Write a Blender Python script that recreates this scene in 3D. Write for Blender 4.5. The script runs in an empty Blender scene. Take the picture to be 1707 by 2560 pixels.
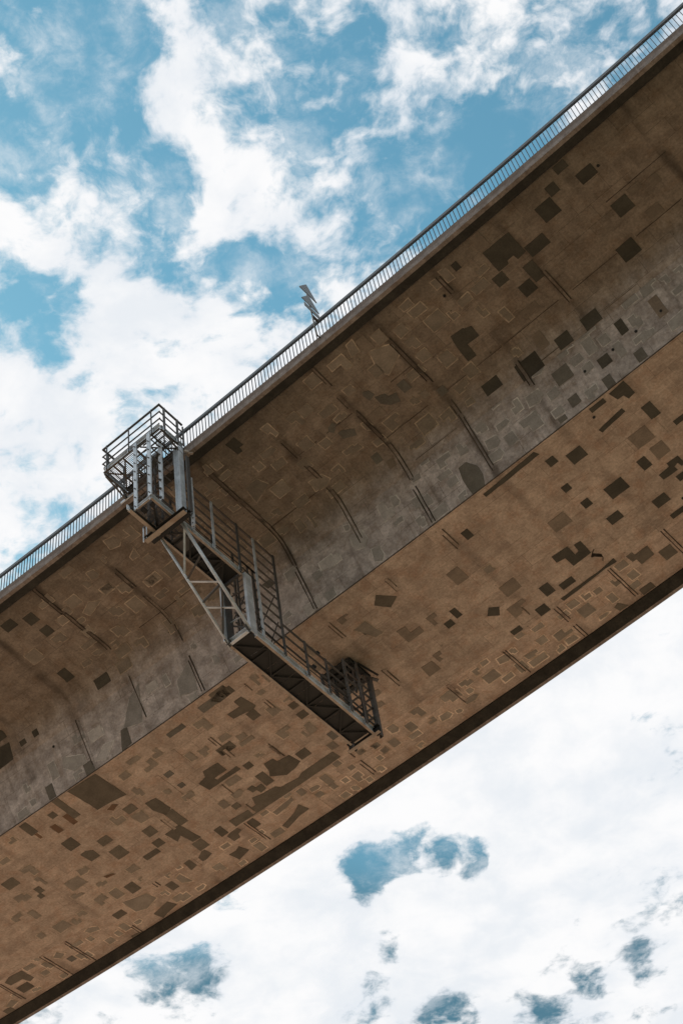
import bpy, bmesh, math, random
import numpy as np
from mathutils import Vector, Matrix

scene = bpy.context.scene
COL = scene.collection
R_ = math.radians

# ------------------------------------------------------------------ camera
EYE = 1.6
PITCH, ROLL, FPX = R_(54.66694), R_(-11.37322), 4000.0
fwd = Vector((0, math.cos(PITCH), math.sin(PITCH)))
rgt0 = Vector((1, 0, 0)); up0 = rgt0.cross(fwd)
rgt = math.cos(ROLL) * rgt0 + math.sin(ROLL) * up0
upv = -math.sin(ROLL) * rgt0 + math.cos(ROLL) * up0
cam_d = bpy.data.cameras.new('camera')
cam = bpy.data.objects.new('camera', cam_d); COL.objects.link(cam)
cam_d.sensor_fit = 'VERTICAL'; cam_d.sensor_height = 36.0; cam_d.sensor_width = 24.0
cam_d.lens = FPX / 2560.0 * 36.0
cam_d.clip_start = 0.1; cam_d.clip_end = 6000
m = Matrix((rgt, upv, -fwd)).transposed().to_4x4(); m.translation = (0, 0, EYE)
cam.matrix_world = m
scene.camera = cam

# ------------------------------------------------------------------ light
SUN_AZ, SUN_EL = -52.0, 44.0          # degrees clockwise from +Y / above horizon: behind the bridge
sd = Vector((math.sin(R_(SUN_AZ)) * math.cos(R_(SUN_EL)), math.cos(R_(SUN_AZ)) * math.cos(R_(SUN_EL)), math.sin(R_(SUN_EL))))
sl = bpy.data.lights.new('sun', 'SUN'); sl.energy = 4.3; sl.angle = R_(0.5); sl.color = (1.0, 0.95, 0.87)
so = bpy.data.objects.new('sun', sl); COL.objects.link(so)
so.rotation_euler = (-sd).to_track_quat('-Z', 'Y').to_euler(); so.location = (60, 40, 90)

vs = scene.view_settings
vs.view_transform = 'Standard'; vs.look = 'None'; vs.exposure = 0.0; vs.gamma = 1.0; vs.use_curve_mapping = False


class NT:
    """small helper for building node trees"""
    def __init__(s, tree): s.t = tree; s.n = tree.nodes; s.l = tree.links
    def new(s, typ, **kw):
        n = s.n.new(typ)
        for k, v in kw.items(): setattr(n, k, v)
        return n
    def put(s, sock, v):
        if isinstance(v, bpy.types.NodeSocket): s.l.new(v, sock)
        elif v is not None: sock.default_value = v
    def math(s, op, a, b=None, c=None, clamp=False):
        n = s.new('ShaderNodeMath', operation=op, use_clamp=clamp)
        for i, v in enumerate((a, b, c)):
            if v is not None: s.put(n.inputs[i], v)
        return n.outputs[0]
    def mr(s, v, a, b, c=0.0, d=1.0, smooth=True):
        n = s.new('ShaderNodeMapRange', interpolation_type='SMOOTHSTEP' if smooth else 'LINEAR')
        s.put(n.inputs[0], v)
        for i, x in enumerate((a, b, c, d)): n.inputs[1 + i].default_value = x
        return n.outputs[0]
    def noise(s, vec, scale, detail=4, rough=0.55, dist=0.0, lac=2.0):
        n = s.new('ShaderNodeTexNoise')
        s.put(n.inputs['Vector'], vec); n.inputs['Scale'].default_value = scale
        n.inputs['Detail'].default_value = detail; n.inputs['Roughness'].default_value = rough
        n.inputs['Distortion'].default_value = dist; n.inputs['Lacunarity'].default_value = lac
        return n
    def mix(s, f, a, b, typ='MIX'):
        n = s.new('ShaderNodeMix', data_type='RGBA', blend_type=typ)
        s.put(n.inputs[0], f)
        for k, v in ((6, a), (7, b)):
            if isinstance(v, tuple): v = (*v, 1.0) if len(v) == 3 else v
            s.put(n.inputs[k], v)
        return n.outputs[2]
    def vmath(s, op, a, b=None):
        n = s.new('ShaderNodeVectorMath', operation=op)
        s.put(n.inputs[0], a)
        if b is not None: s.put(n.inputs[1], b)
        return n.outputs[1] if op in ('DOT_PRODUCT', 'LENGTH') else n.outputs[0]


# ------------------------------------------------------------------ sky and clouds
SKY_TINT = (0.86, 1.40, 1.13)
CL = 6.5
CLOUD_BASE, CLOUD_MID, CLOUD_FINE = 0.60, 6.4, 1.5
# cloud banks (+) and gaps (-): x, y, radius on the layer, strength
CLOUDS = [(90,150,170,-1.1),(30,330,90,-.6),(230,30,110,-.35),(20,30,120,-1.0),(700,200,110,-.45),(760,90,90,-.2),(160,250,90,-.4),
 (1000,430,130,-1.3),(1130,340,110,-1.2),(900,530,80,-1.0),(1250,250,110,-.5),(1060,70,120,-.3),(1300,100,110,-.3),(1450,60,80,-.1),(820,280,90,-.5),(1180,420,120,-.6),
 (570,605,75,-1.3),(450,605,60,-1.2),(680,620,50,-.6),(390,570,50,-.6),(500,600,50,-.6),(110,720,80,-1.3),(20,690,60,-.8),(210,680,45,-.7),(90,770,50,-.5),
 (410,390,45,-.9),(360,490,50,-.9),(340,400,40,-.4),(690,350,55,-.5),(650,560,50,-.4),(330,260,45,-.3),
 (150,510,130,.75),(90,600,110,.35),(460,420,90,.6),(540,480,100,.8),(560,330,70,.4),(430,130,90,.4),(350,60,60,.3),(480,260,60,.35),
 (430,690,110,.8),(600,760,120,.4),(350,900,230,.7),(100,930,230,.7),(760,460,50,.45),(840,490,40,.4),(880,340,50,.45),(900,290,50,.3),(680,560,40,.3),
 (1000,200,100,.45),(1080,180,60,.35),(880,60,70,.35),(300,760,90,.35),(180,340,60,.35),(60,140,35,.35),(820,80,40,.3),(1200,130,60,.25),(1350,60,70,.25),
 (1200,1800,350,1.0),(800,2200,300,.9),(1300,2150,300,.6),(1450,1600,250,1.0),(1000,2250,250,.5),(400,2350,200,.7),(700,2000,200,.6),
 (885,1985,50,-3.0),(800,2030,48,-3.2),(950,1945,45,-3.2),(1045,1968,45,-3.6),(840,2010,45,-2.2),(1080,1975,25,-.9),(540,2070,42,-1.8),(425,2265,52,-1.7),(355,2250,36,-1.3),
 (470,2225,40,-1.4),(1010,2300,60,-1.9),(1050,2340,50,-1.7),(865,2205,44,-2.4),(910,2150,38,-2.2),(1140,2110,38,-2.0),(1260,2240,50,-2.0),
 (1370,2230,38,-1.5),(1450,2150,42,-1.7),(1480,2215,38,-1.7),(1540,2080,40,-1.2),(1540,1740,80,-2.0),(850,2335,45,-1.8),(1240,2345,45,-1.8),
 (1140,2250,36,-1.3),(560,2210,34,-1.2),(1200,2330,40,-1.2),(1330,2000,60,-.7),(1400,1900,80,-.6),(650,2015,20,-1.2),(250,560,50,-.6),(300,640,50,-.5),(230,420,45,-.5),(560,270,40,-.5),(640,420,40,-.5),(480,560,40,-.5),(60,620,60,-.3),(540,150,60,-.5),(260,140,60,-.5)]
world = bpy.data.worlds.new('World'); scene.world = world; world.use_nodes = True
W = NT(world.node_tree); W.n.clear()
STR = 0.15
out = W.new('ShaderNodeOutputWorld'); bg = W.new('ShaderNodeBackground'); bg.inputs[1].default_value = STR
W.l.new(bg.outputs[0], out.inputs[0])
sky = W.new('ShaderNodeTexSky', sky_type='NISHITA'); sky.sun_disc = False
sky.sun_elevation = R_(SUN_EL); sky.sun_rotation = R_(SUN_AZ); sky.altitude = 100; sky.air_density = 1.0; sky.dust_density = 0.3; sky.ozone_density = 1.0
blue = W.mix(1.0, sky.outputs[0], SKY_TINT, 'MULTIPLY')
tc = W.new('ShaderNodeTexCoord')
dirv = tc.outputs['Generated']
sep = W.new('ShaderNodeSeparateXYZ'); W.l.new(dirv, sep.inputs[0])
zz = W.math('MAXIMUM', sep.outputs[2], 0.06)
plane = W.new('ShaderNodeCombineXYZ')
W.l.new(W.math('DIVIDE', sep.outputs[0], zz), plane.inputs[0]); W.l.new(W.math('DIVIDE', sep.outputs[1], zz), plane.inputs[1])
P = plane.outputs[0]                          # a flat cloud layer seen from below
# domain warp so cloud edges curl
wn = W.noise(P, 5.0, 3, 0.55)
warp = W.vmath('SUBTRACT', wn.outputs['Color'], (0.5, 0.5, 0.5))
ws = W.new('ShaderNodeVectorMath', operation='SCALE'); W.l.new(warp, ws.inputs[0]); ws.inputs[3].default_value = 0.06
PW = W.vmath('ADD', P, ws.outputs[0])
wn2 = W.noise(P, 22.0, 3, 0.6)
ws2 = W.new('ShaderNodeVectorMath', operation='SCALE'); W.l.new(W.vmath('SUBTRACT', wn2.outputs['Color'], (0.5, 0.5, 0.5)), ws2.inputs[0]); ws2.inputs[3].default_value = 0.018
PW = W.vmath('ADD', PW, ws2.outputs[0])
PWd = W.new('ShaderNodeCombineXYZ'); 
# direction of the warped layer point (for the individual clouds and gaps)
s2 = W.new('ShaderNodeSeparateXYZ'); W.l.new(PW, s2.inputs[0])
W.l.new(s2.outputs[0], PWd.inputs[0]); W.l.new(s2.outputs[1], PWd.inputs[1]); PWd.inputs[2].default_value = 1.0
DW = W.vmath('NORMALIZE', PWd.outputs[0])
big = W.noise(PW, 3.2, 5, 0.55).outputs[0]
mid = W.math('MULTIPLY_ADD', W.noise(PW, 11.0, 3, 0.5).outputs[0], 0.45, W.math('MULTIPLY', W.noise(PW, 27.0, 7, 0.56).outputs[0], 0.55))
fine = W.noise(PW, 80.0, 5, 0.6).outputs[0]
def sky_dir(x, y):
    x, y = x / 0.9186, y / 0.9186
    return (fwd * FPX + rgt * (x - 853.5) - upv * (y - 1280)).normalized()
dens = W.math('MULTIPLY_ADD', W.math('SUBTRACT', big, 0.5), 0.55, CLOUD_BASE)
dens = W.math('MULTIPLY_ADD', W.math('SUBTRACT', mid, 0.5), CLOUD_MID, dens)
dens = W.math('MULTIPLY_ADD', W.math('SUBTRACT', fine, 0.5), CLOUD_FINE, dens)
for cx, cy, rad, amp in CLOUDS:
    low = cy > 1500; amp *= (0.8 if amp > 0 else 0.46) if low else 0.46; rad *= 1.1 if low and amp < 0 else 1.0
    c = sky_dir(cx, cy); a = rad / 0.9186 / 4000.0
    dp = W.vmath('DOT_PRODUCT', DW, tuple(c))
    w = W.mr(dp, math.cos(a * 1.9), math.cos(a * 0.05))
    dens = W.math('MULTIPLY_ADD', w, amp, dens)
mask = W.mr(dens, -0.02, 1.12)
veil = W.math('MULTIPLY', W.mr(W.noise(PW, 19.0, 9, 0.66).outputs[0], 0.44, 0.74), W.mr(dens, -1.3, 0.3))
mask = W.math('MAXIMUM', mask, W.math('MULTIPLY', veil, 0.62))
shade = W.noise(PW, 9.0, 6, 0.6).outputs[0]
thick = W.mr(dens, 0.7, 1.5)
ccol = W.mix(W.mr(shade, 0.34, 0.62), (CL * 0.80, CL * 0.85, CL * 0.91), (CL * 1.0, CL * 1.0, CL * 1.01))
ccol = W.mix(W.math('MULTIPLY', thick, 0.2), ccol, (CL * 1.04, CL * 1.03, CL * 1.02))
# a dull higher deck shows through the gaps low in the sky
low_ = W.math('MULTIPLY', W.mr(sep.outputs[2], 0.78, 0.62), W.mr(W.noise(P, 2.0, 3, 0.5).outputs[0], 0.25, 0.5))
blue = W.mix(W.math('MULTIPLY', low_, 0.85), blue, (CL * 0.072, CL * 0.165, CL * 0.225))
allsky = W.mix(mask, blue, ccol)
allsky = W.mix(W.mr(sep.outputs[2], 0.34, 0.09), allsky, (CL * 0.66, CL * 0.72, CL * 0.77))     # pale murk towards the horizon
W.l.new(allsky, bg.inputs[0])
world.cycles.sampling_method = 'MANUAL'; world.cycles.sample_map_resolution = 512

# ------------------------------------------------------------------ materials
def material(name):
    mt = bpy.data.materials.new(name); mt.use_nodes = True
    t = NT(mt.node_tree); b = t.n.get('Principled BSDF')
    return mt, t, b

def uvnode(t):
    u = t.new('ShaderNodeUVMap'); u.uv_map = 'surface'; return u.outputs[0]

def scaled(t, v, sx, sy):
    mp = t.new('ShaderNodeMapping'); t.l.new(v, mp.inputs[0]); mp.inputs['Scale'].default_value = (sx, sy, 1); return mp.outputs[0]

def concrete(name, dark, light, rust=(0.27, 0.17, 0.10), boards=True, streak=0.0, rough=0.9, bump=0.25, blend=None, seep=0.0):
    mt, t, b = material(name)
    uv = uvnode(t)
    big = t.noise(uv, 0.4, 7, 0.68, 0.2).outputs[0]
    med = t.noise(uv, 1.9, 6, 0.65, 0.3).outputs[0]
    fin = t.noise(uv, 13.0, 6, 0.75).outputs[0]
    suv = t.new('ShaderNodeSeparateXYZ'); t.l.new(uv, suv.inputs[0])
    d_, l_, r_ = dark, light, rust
    if blend:      # shading from brown cantilever to sky-lit grey web, put into the colour
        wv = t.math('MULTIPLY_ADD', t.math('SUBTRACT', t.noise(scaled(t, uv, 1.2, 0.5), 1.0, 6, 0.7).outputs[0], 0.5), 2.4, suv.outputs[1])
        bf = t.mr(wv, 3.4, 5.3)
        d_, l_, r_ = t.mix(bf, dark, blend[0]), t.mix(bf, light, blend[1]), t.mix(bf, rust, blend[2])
    col = t.mix(t.mr(med, 0.28, 0.74), d_, l_)
    # warm brownish blotches, cooler pale ones
    col = t.mix(t.math('MULTIPLY', t.mr(t.noise(uv, 1.7, 7, 0.72, 0.3).outputs[0], 0.46, 0.68), 0.6), col, r_)
    col = t.mix(t.math('MULTIPLY', t.mr(big, 0.52, 0.75), 0.35), col, tuple(x * 0.66 for x in dark))
    if 'fascia' in name:   # rain-washed lower half, grimy upper half
        su = t.new('ShaderNodeSeparateXYZ'); t.l.new(uv, su.inputs[0])
        wob = t.math('MULTIPLY_ADD', t.math('SUBTRACT', t.noise(scaled(t, uv, 1.5, 4), 1.0, 4, 0.6).outputs[0], 0.5), 0.22, su.outputs[1])
        col = t.mix(t.math('MULTIPLY', t.mr(wob, 0.16, 0.30, 1, 0), 0.6), col, rust)
    if boards:   # formwork panels: each cast panel has its own tone, pale laitance along some joints
        for sc, amt in ((1.0, 0.10), (2.3, 0.05)):
            br = t.new('ShaderNodeTexBrick'); t.l.new(scaled(t, uv, 1, 1), br.inputs[0])
            br.offset = 0.37; br.inputs['Scale'].default_value = sc
            br.inputs['Brick Width'].default_value = 1.14; br.inputs['Row Height'].default_value = 0.55
            br.inputs['Mortar Size'].default_value = 0.010; br.inputs['Mortar Smooth'].default_value = 0.6
            br.inputs['Color1'].default_value = (0, 0, 0, 1); br.inputs['Color2'].default_value = (1, 1, 1, 1); br.inputs['Mortar'].default_value = (0.5, 0.5, 0.5, 1)
            tone = t.mr(br.outputs[0], 0, 1, 1.0 - amt, 1.0 + amt, False)
            col = t.mix(1.0, col, tone, 'MULTIPLY')
            edge = t.math('MULTIPLY', br.outputs[1], t.mr(t.noise(uv, 0.8 * sc, 3, 0.5).outputs[0], 0.46, 0.58))
            col = t.mix(t.math('MULTIPLY', edge, 0.65), col, tuple(x * 0.5 for x in dark) if sc == 1.0 else tuple(x * 1.25 for x in light))
    if streak:
        sv = t.noise(scaled(t, uv, 3.2, 0.22), 1.0, 6, 0.65, 0.2).outputs[0]
        col = t.mix(t.math('MULTIPLY', t.mr(sv, 0.52, 0.72), streak), col, tuple(x * 0.55 for x in dark))
        sv2 = t.noise(scaled(t, uv, 4.5, 0.35), 1.3, 6, 0.65, 0.2).outputs[0]
        col = t.mix(t.math('MULTIPLY', t.mr(sv2, 0.55, 0.75), streak * 0.7), col, tuple(min(1, x * 1.35) for x in light))
    if seep:       # dirt that has run out of the construction joints
        ph = t.math('SUBTRACT', t.math('FRACT', t.math('MULTIPLY_ADD', suv.outputs[0], 1 / 2.285, 1.08 / 2.285 + 0.5)), 0.5)
        nn = t.noise(scaled(t, uv, 1.6, 0.45), 1.0, 6, 0.7).outputs[0]
        dist_ = t.math('ADD', t.math('ABSOLUTE', ph), t.math('MULTIPLY', t.math('SUBTRACT', nn, 0.5), 0.22))
        col = t.mix(t.math('MULTIPLY', t.math('MULTIPLY', t.mr(dist_, 0.0, 0.11, 1, 0), t.mr(t.noise(uv, 0.6, 3, 0.5).outputs[0], 0.4, 0.6)), seep), col, tuple(x * 0.45 for x in dark))
    # pits and small dark specks
    vo = t.new('ShaderNodeTexVoronoi'); t.l.new(uv, vo.inputs[0]); vo.inputs['Scale'].default_value = 3.3; vo.inputs['Randomness'].default_value = 1.0
    spot = t.math('MULTIPLY', t.mr(vo.outputs[0], 0.05, 0.13, 1, 0), t.mr(t.noise(uv, 1.1, 2, 0.5).outputs[0], 0.52, 0.66))
    col = t.mix(t.math('MULTIPLY', spot, 0.65), col, tuple(x * 0.3 for x in dark))
    col = t.mix(1.0, col, t.mr(fin, 0.2, 0.8, 0.55, 1.45, False), 'MULTIPLY')
    t.put(b.inputs['Base Color'], col); b.inputs['Roughness'].default_value = rough
    b.inputs['Specular IOR Level'].default_value = 0.25
    bp = t.new('ShaderNodeBump'); bp.inputs['Strength'].default_value = bump; bp.inputs['Distance'].default_value = 0.03
    t.l.new(t.math('ADD', t.math('MULTIPLY', fin, 0.5), med), bp.inputs['Height']); t.l.new(bp.outputs[0], b.inputs['Normal'])
    return mt

def mortar(name, col0, var=0.14, fade=None):
    mt, t, b = material(name)
    uv = uvnode(t)
    oi = t.new('ShaderNodeObjectInfo')
    c = t.mix(t.mr(t.noise(uv, 2.5, 5, 0.6).outputs[0], 0.3, 0.7), tuple(x * (1 - var) for x in col0), tuple(x * (1 + var) for x in col0))
    if fade: c = t.mix(t.mr(t.noise(uv, 2.2, 4, 0.6).outputs[0], 0.44, 0.60), c, fade)
    c = t.mix(1.0, c, t.mr(oi.outputs['Random'], 0, 1, 1 - var * 1.1, 1 + var * 1.1, False), 'MULTIPLY')
    c = t.mix(1.0, c, t.mr(t.noise(uv, 17, 5, 0.75).outputs[0], 0.2, 0.8, 0.72, 1.28, False), 'MULTIPLY')
    t.put(b.inputs['Base Color'], c); b.inputs['Roughness'].default_value = 0.92; b.inputs['Specular IOR Level'].default_value = 0.2
    return mt

def steel(name, col0, metal=0.35, rough=0.5, rust=0.0):
    mt, t, b = material(name)
    tc_ = t.new('ShaderNodeTexCoord'); v = tc_.outputs['Object']
    n1 = t.noise(v, 3.0, 5, 0.65).outputs[0]; n2 = t.noise(v, 28.0, 4, 0.6).outputs[0]
    c = t.mix(t.mr(n1, 0.3, 0.7), tuple(x * 0.78 for x in col0), tuple(x * 1.14 for x in col0))
    c = t.mix(1.0, c, t.mr(n2, 0.2, 0.8, 0.86, 1.14, False), 'MULTIPLY')
    if rust: c = t.mix(t.math('MULTIPLY', t.mr(t.noise(v, 1.7, 6, 0.7).outputs[0], 0.5, 0.68), rust), c, (0.22, 0.10, 0.05))
    t.put(b.inputs['Base Color'], c); b.inputs['Metallic'].default_value = metal
    t.put(b.inputs['Roughness'], t.mr(n1, 0.3, 0.7, rough - 0.08, rough + 0.12, False))
    return mt

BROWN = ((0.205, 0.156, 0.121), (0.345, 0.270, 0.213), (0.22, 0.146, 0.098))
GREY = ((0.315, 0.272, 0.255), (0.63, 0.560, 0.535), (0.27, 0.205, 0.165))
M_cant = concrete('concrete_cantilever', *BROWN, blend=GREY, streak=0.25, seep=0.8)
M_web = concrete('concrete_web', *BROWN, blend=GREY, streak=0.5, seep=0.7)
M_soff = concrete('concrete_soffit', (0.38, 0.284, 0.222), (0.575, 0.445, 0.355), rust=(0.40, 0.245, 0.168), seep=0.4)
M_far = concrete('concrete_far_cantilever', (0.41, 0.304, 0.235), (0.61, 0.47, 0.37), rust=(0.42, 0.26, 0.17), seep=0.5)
M_fascia = concrete('concrete_fascia', (0.20, 0.158, 0.136), (0.38, 0.315, 0.28), rust=(0.165, 0.112, 0.082), boards=False, streak=0.6)
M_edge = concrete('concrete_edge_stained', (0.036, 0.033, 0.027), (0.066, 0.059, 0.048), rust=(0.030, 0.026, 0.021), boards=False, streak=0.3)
M_d = mortar('mortar_dark', (0.085, 0.074, 0.058))
M_e = mortar('mortar_brown', (0.155, 0.128, 0.098))
M_m = mortar('mortar_mid', (0.165, 0.146, 0.122))
M_f = mortar('mortar_faint', (0.225, 0.175, 0.135))
M_o = mortar('mortar_pale', (0.27, 0.22, 0.175))
M_of = mortar('mortar_pale_far', (0.30, 0.25, 0.20))
M_ow = mortar('mortar_pale_grey', (0.33, 0.30, 0.275))
M_pale = mortar('mortar_whitish', (0.46, 0.415, 0.385))
M_r = mortar('mortar_red', (0.185, 0.110, 0.070))
M_rim = mortar('laitance_rim', (0.72, 0.56, 0.43), 0.14, (0.46, 0.345, 0.25))
M_rimf = mortar('laitance_rim_faint', (0.52, 0.405, 0.305), 0.14, (0.29, 0.225, 0.17))
M_rimw = mortar('laitance_rim_grey', (0.60, 0.55, 0.51), 0.14, (0.36, 0.32, 0.29))
M_jdark = mortar('joint_dark', (0.080, 0.062, 0.048), 0.3)
M_seam = mortar('seam', (0.165, 0.125, 0.092), 0.3)
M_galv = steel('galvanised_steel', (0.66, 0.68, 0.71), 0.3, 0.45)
M_galvd = steel('weathered_shaded_steel', (0.112, 0.103, 0.096), 0.25, 0.6, 0.3)  # weathered steel; shade on members under the bridge is in its dark colour
M_under = steel('rusty_bounce_flange', (0.44, 0.35, 0.28), 0.1, 0.7, 0.45)  # rust over a warm base that paints ground bounce on the undersides
M_plate = steel('dark_floor_plate', (0.030, 0.027, 0.024), 0.1, 0.75, 0.0)
M_rail = steel('rail_paint', (0.18, 0.18, 0.185), 0.25, 0.5)
M_bal = steel('baluster_paint', (0.085, 0.088, 0.092), 0.2, 0.55)
M_sign = steel('sign_back', (0.22, 0.22, 0.22), 0.2, 0.55)
M_black = steel('black_rubber', (0.025, 0.024, 0.022), 0.0, 0.8)

# ------------------------------------------------------------------ bridge space
# s runs along the deck edge, t across it (away from the camera), z above the top of the edge beam
AZ, KC, GC, X0, Y0, HH = R_(-30.82659), -0.002766219, 0.000345367, -3.307437, 24.949796, 40.903386 + EYE
WID = 15.3158
Tx, Ty = math.cos(AZ), math.sin(AZ); Nx, Ny = -Ty, Tx

def B(s, t, z):
    th = KC * s; a = math.sin(th) / KC; b = (1 - math.cos(th)) / KC
    x = X0 + a * Tx + b * Nx; y = Y0 + a * Ty + b * Ny
    nx = -math.sin(th) * Tx + math.cos(th) * Nx; ny = -math.sin(th) * Ty + math.cos(th) * Ny
    return Vector((x + nx * t, y + ny * t, HH + z + GC * s * s))

PR = [(0.516,-.235),(2.0,-.29),(3.75,-.36),(4.1,-.44),(4.4,-.62),(4.63,-.92),(4.8,-1.2),(5.754,-2.846),(10.923,-2.846),
      (11.45,-1.25),(11.7,-.8),(12.1,-.5),(12.6,-.38),(14.80,-.235)]
VV = [0.0]
for a_, b_ in zip(PR, PR[1:]): VV.append(VV[-1] + math.hypot(b_[0] - a_[0], b_[1] - a_[1]))

def prof(v):
    i = 0
    while i < len(VV) - 2 and v > VV[i + 1]: i += 1
    f = (v - VV[i]) / (VV[i + 1] - VV[i]); a, b = PR[i], PR[i + 1]
    L = VV[i + 1] - VV[i]
    return a[0] + f * (b[0] - a[0]), a[1] + f * (b[1] - a[1]), (b[1] - a[1]) / L, -(b[0] - a[0]) / L

def SV(s, v, h=0.0):
    """point on the underside: station s, girth v, h proud of the concrete"""
    t, z, nt, nz = prof(v)
    return B(s, t + nt * h, z + nz * h)

# ------------------------------------------------------------------ object helpers
def link(name, me, parent=None, loc=None):
    o = bpy.data.objects.new(name, me); COL.objects.link(o)
    if loc is not None: o.location = loc
    if parent is not None: o.parent = parent
    return o

def thing(name, label, cat, loc, group=None):
    o = bpy.data.objects.new(name, None); COL.objects.link(o)
    o.location = loc; o.empty_display_size = 0.5
    o['label'] = label; o['category'] = cat
    if group: o['group'] = group
    return o

class MB:
    def __init__(s): s.v = []; s.f = []; s.m = []; s.uv = []
    def quad(s, pts, uvs, mi=0):
        i = len(s.v); s.v += [tuple(p) for p in pts]; s.f.append(tuple(range(i, i + len(pts)))); s.m.append(mi); s.uv += list(uvs)
    def build(s, name, mats, parent=None, org=Vector((0, 0, 0)), smooth=False, merge=True):
        me = bpy.data.meshes.new(name)
        me.from_pydata([tuple(Vector(p) - org) for p in s.v], [], s.f)
        for mt in mats: me.materials.append(mt)
        ul = me.uv_layers.new(name='surface')
        for i, u in enumerate(s.uv): ul.data[i].uv = u
        me.polygons.foreach_set('material_index', s.m)
        if merge:
            bm = bmesh.new(); bm.from_mesh(me); bmesh.ops.remove_doubles(bm, verts=bm.verts, dist=1e-4)
            bmesh.ops.recalc_face_normals(bm, faces=bm.faces)
            bm.to_mesh(me); bm.free()
        me.polygons.foreach_set('use_smooth', [smooth] * len(me.polygons))
        me.update()
        return link(name, me, parent)

STN = sorted(set([-62, -50, -40, -32] + [x * 1.0 for x in range(-28, 25)] + [28, 34, 42, 52, 62]))

def sweep(mb, ring, mis, stations=STN, uvs=None):
    """closed ring of (t,z) swept along the deck; mis = material per ring edge"""
    n = len(ring)
    g = uvs
    if g is None:
        g = [0.0]
        for i in range(n): 
            a, b = ring[i], ring[(i + 1) % n]; g.append(g[-1] + math.hypot(b[0] - a[0], b[1] - a[1]))
    for s0, s1 in zip(stations, stations[1:]):
        for i in range(n):
            a, b = ring[i], ring[(i + 1) % n]
            mb.quad([B(s0, *a), B(s1, *a), B(s1, *b), B(s0, *b)], [(s0, g[i]), (s1, g[i]), (s1, g[i + 1]), (s0, g[i + 1])], mis[i])
    for s in (stations[0], stations[-1]):
        mb.quad([B(s, *p) for p in ring], [(p[0], p[1]) for p in ring], mis[0])

# ------------------------------------------------------------------ ground
gm, t, b = material('dry_ground')
gv = t.new('ShaderNodeTexCoord').outputs['Object']
c = t.mix(t.mr(t.noise(gv, 0.05, 6, 0.6).outputs[0], 0.35, 0.65), (0.345, 0.235, 0.17), (0.27, 0.195, 0.13))
c = t.mix(t.mr(t.noise(gv, 1.2, 6, 0.7).outputs[0], 0.4, 0.7), c, (0.40, 0.29, 0.21))
# unseen ground, toned for its bounce: pale earth under and beyond, dark grass nearer
sp_ = t.new('ShaderNodeSeparateXYZ'); t.l.new(gv, sp_.inputs[0])
across = t.math('MULTIPLY_ADD', sp_.outputs[1], 0.83, t.math('MULTIPLY', sp_.outputs[0], -0.55))
across = t.math('MULTIPLY_ADD', t.noise(gv, 0.03, 4, 0.6).outputs[0], 40.0, across)
grass = t.mix(t.mr(t.noise(gv, 0.6, 6, 0.7).outputs[0], 0.35, 0.65), (0.055, 0.062, 0.028), (0.085, 0.080, 0.040))
c = t.mix(t.mr(across, 18.0, 44.0), grass, c)
t.put(b.inputs['Base Color'], c); b.inputs['Roughness'].default_value = 0.95
bmg = bmesh.new(); bmesh.ops.create_grid(bmg, x_segments=40, y_segments=40, size=2500)
for v in bmg.verts:
    r = v.co.length
    if r > 200: v.co.z = 4 * math.sin(v.co.x * 0.004) * math.cos(v.co.y * 0.005) * min(1, (r - 200) / 400)
me = bpy.data.meshes.new('ground'); bmg.to_mesh(me); bmg.free(); me.materials.append(gm)
g = link('ground', me); g['kind'] = 'structure'

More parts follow.
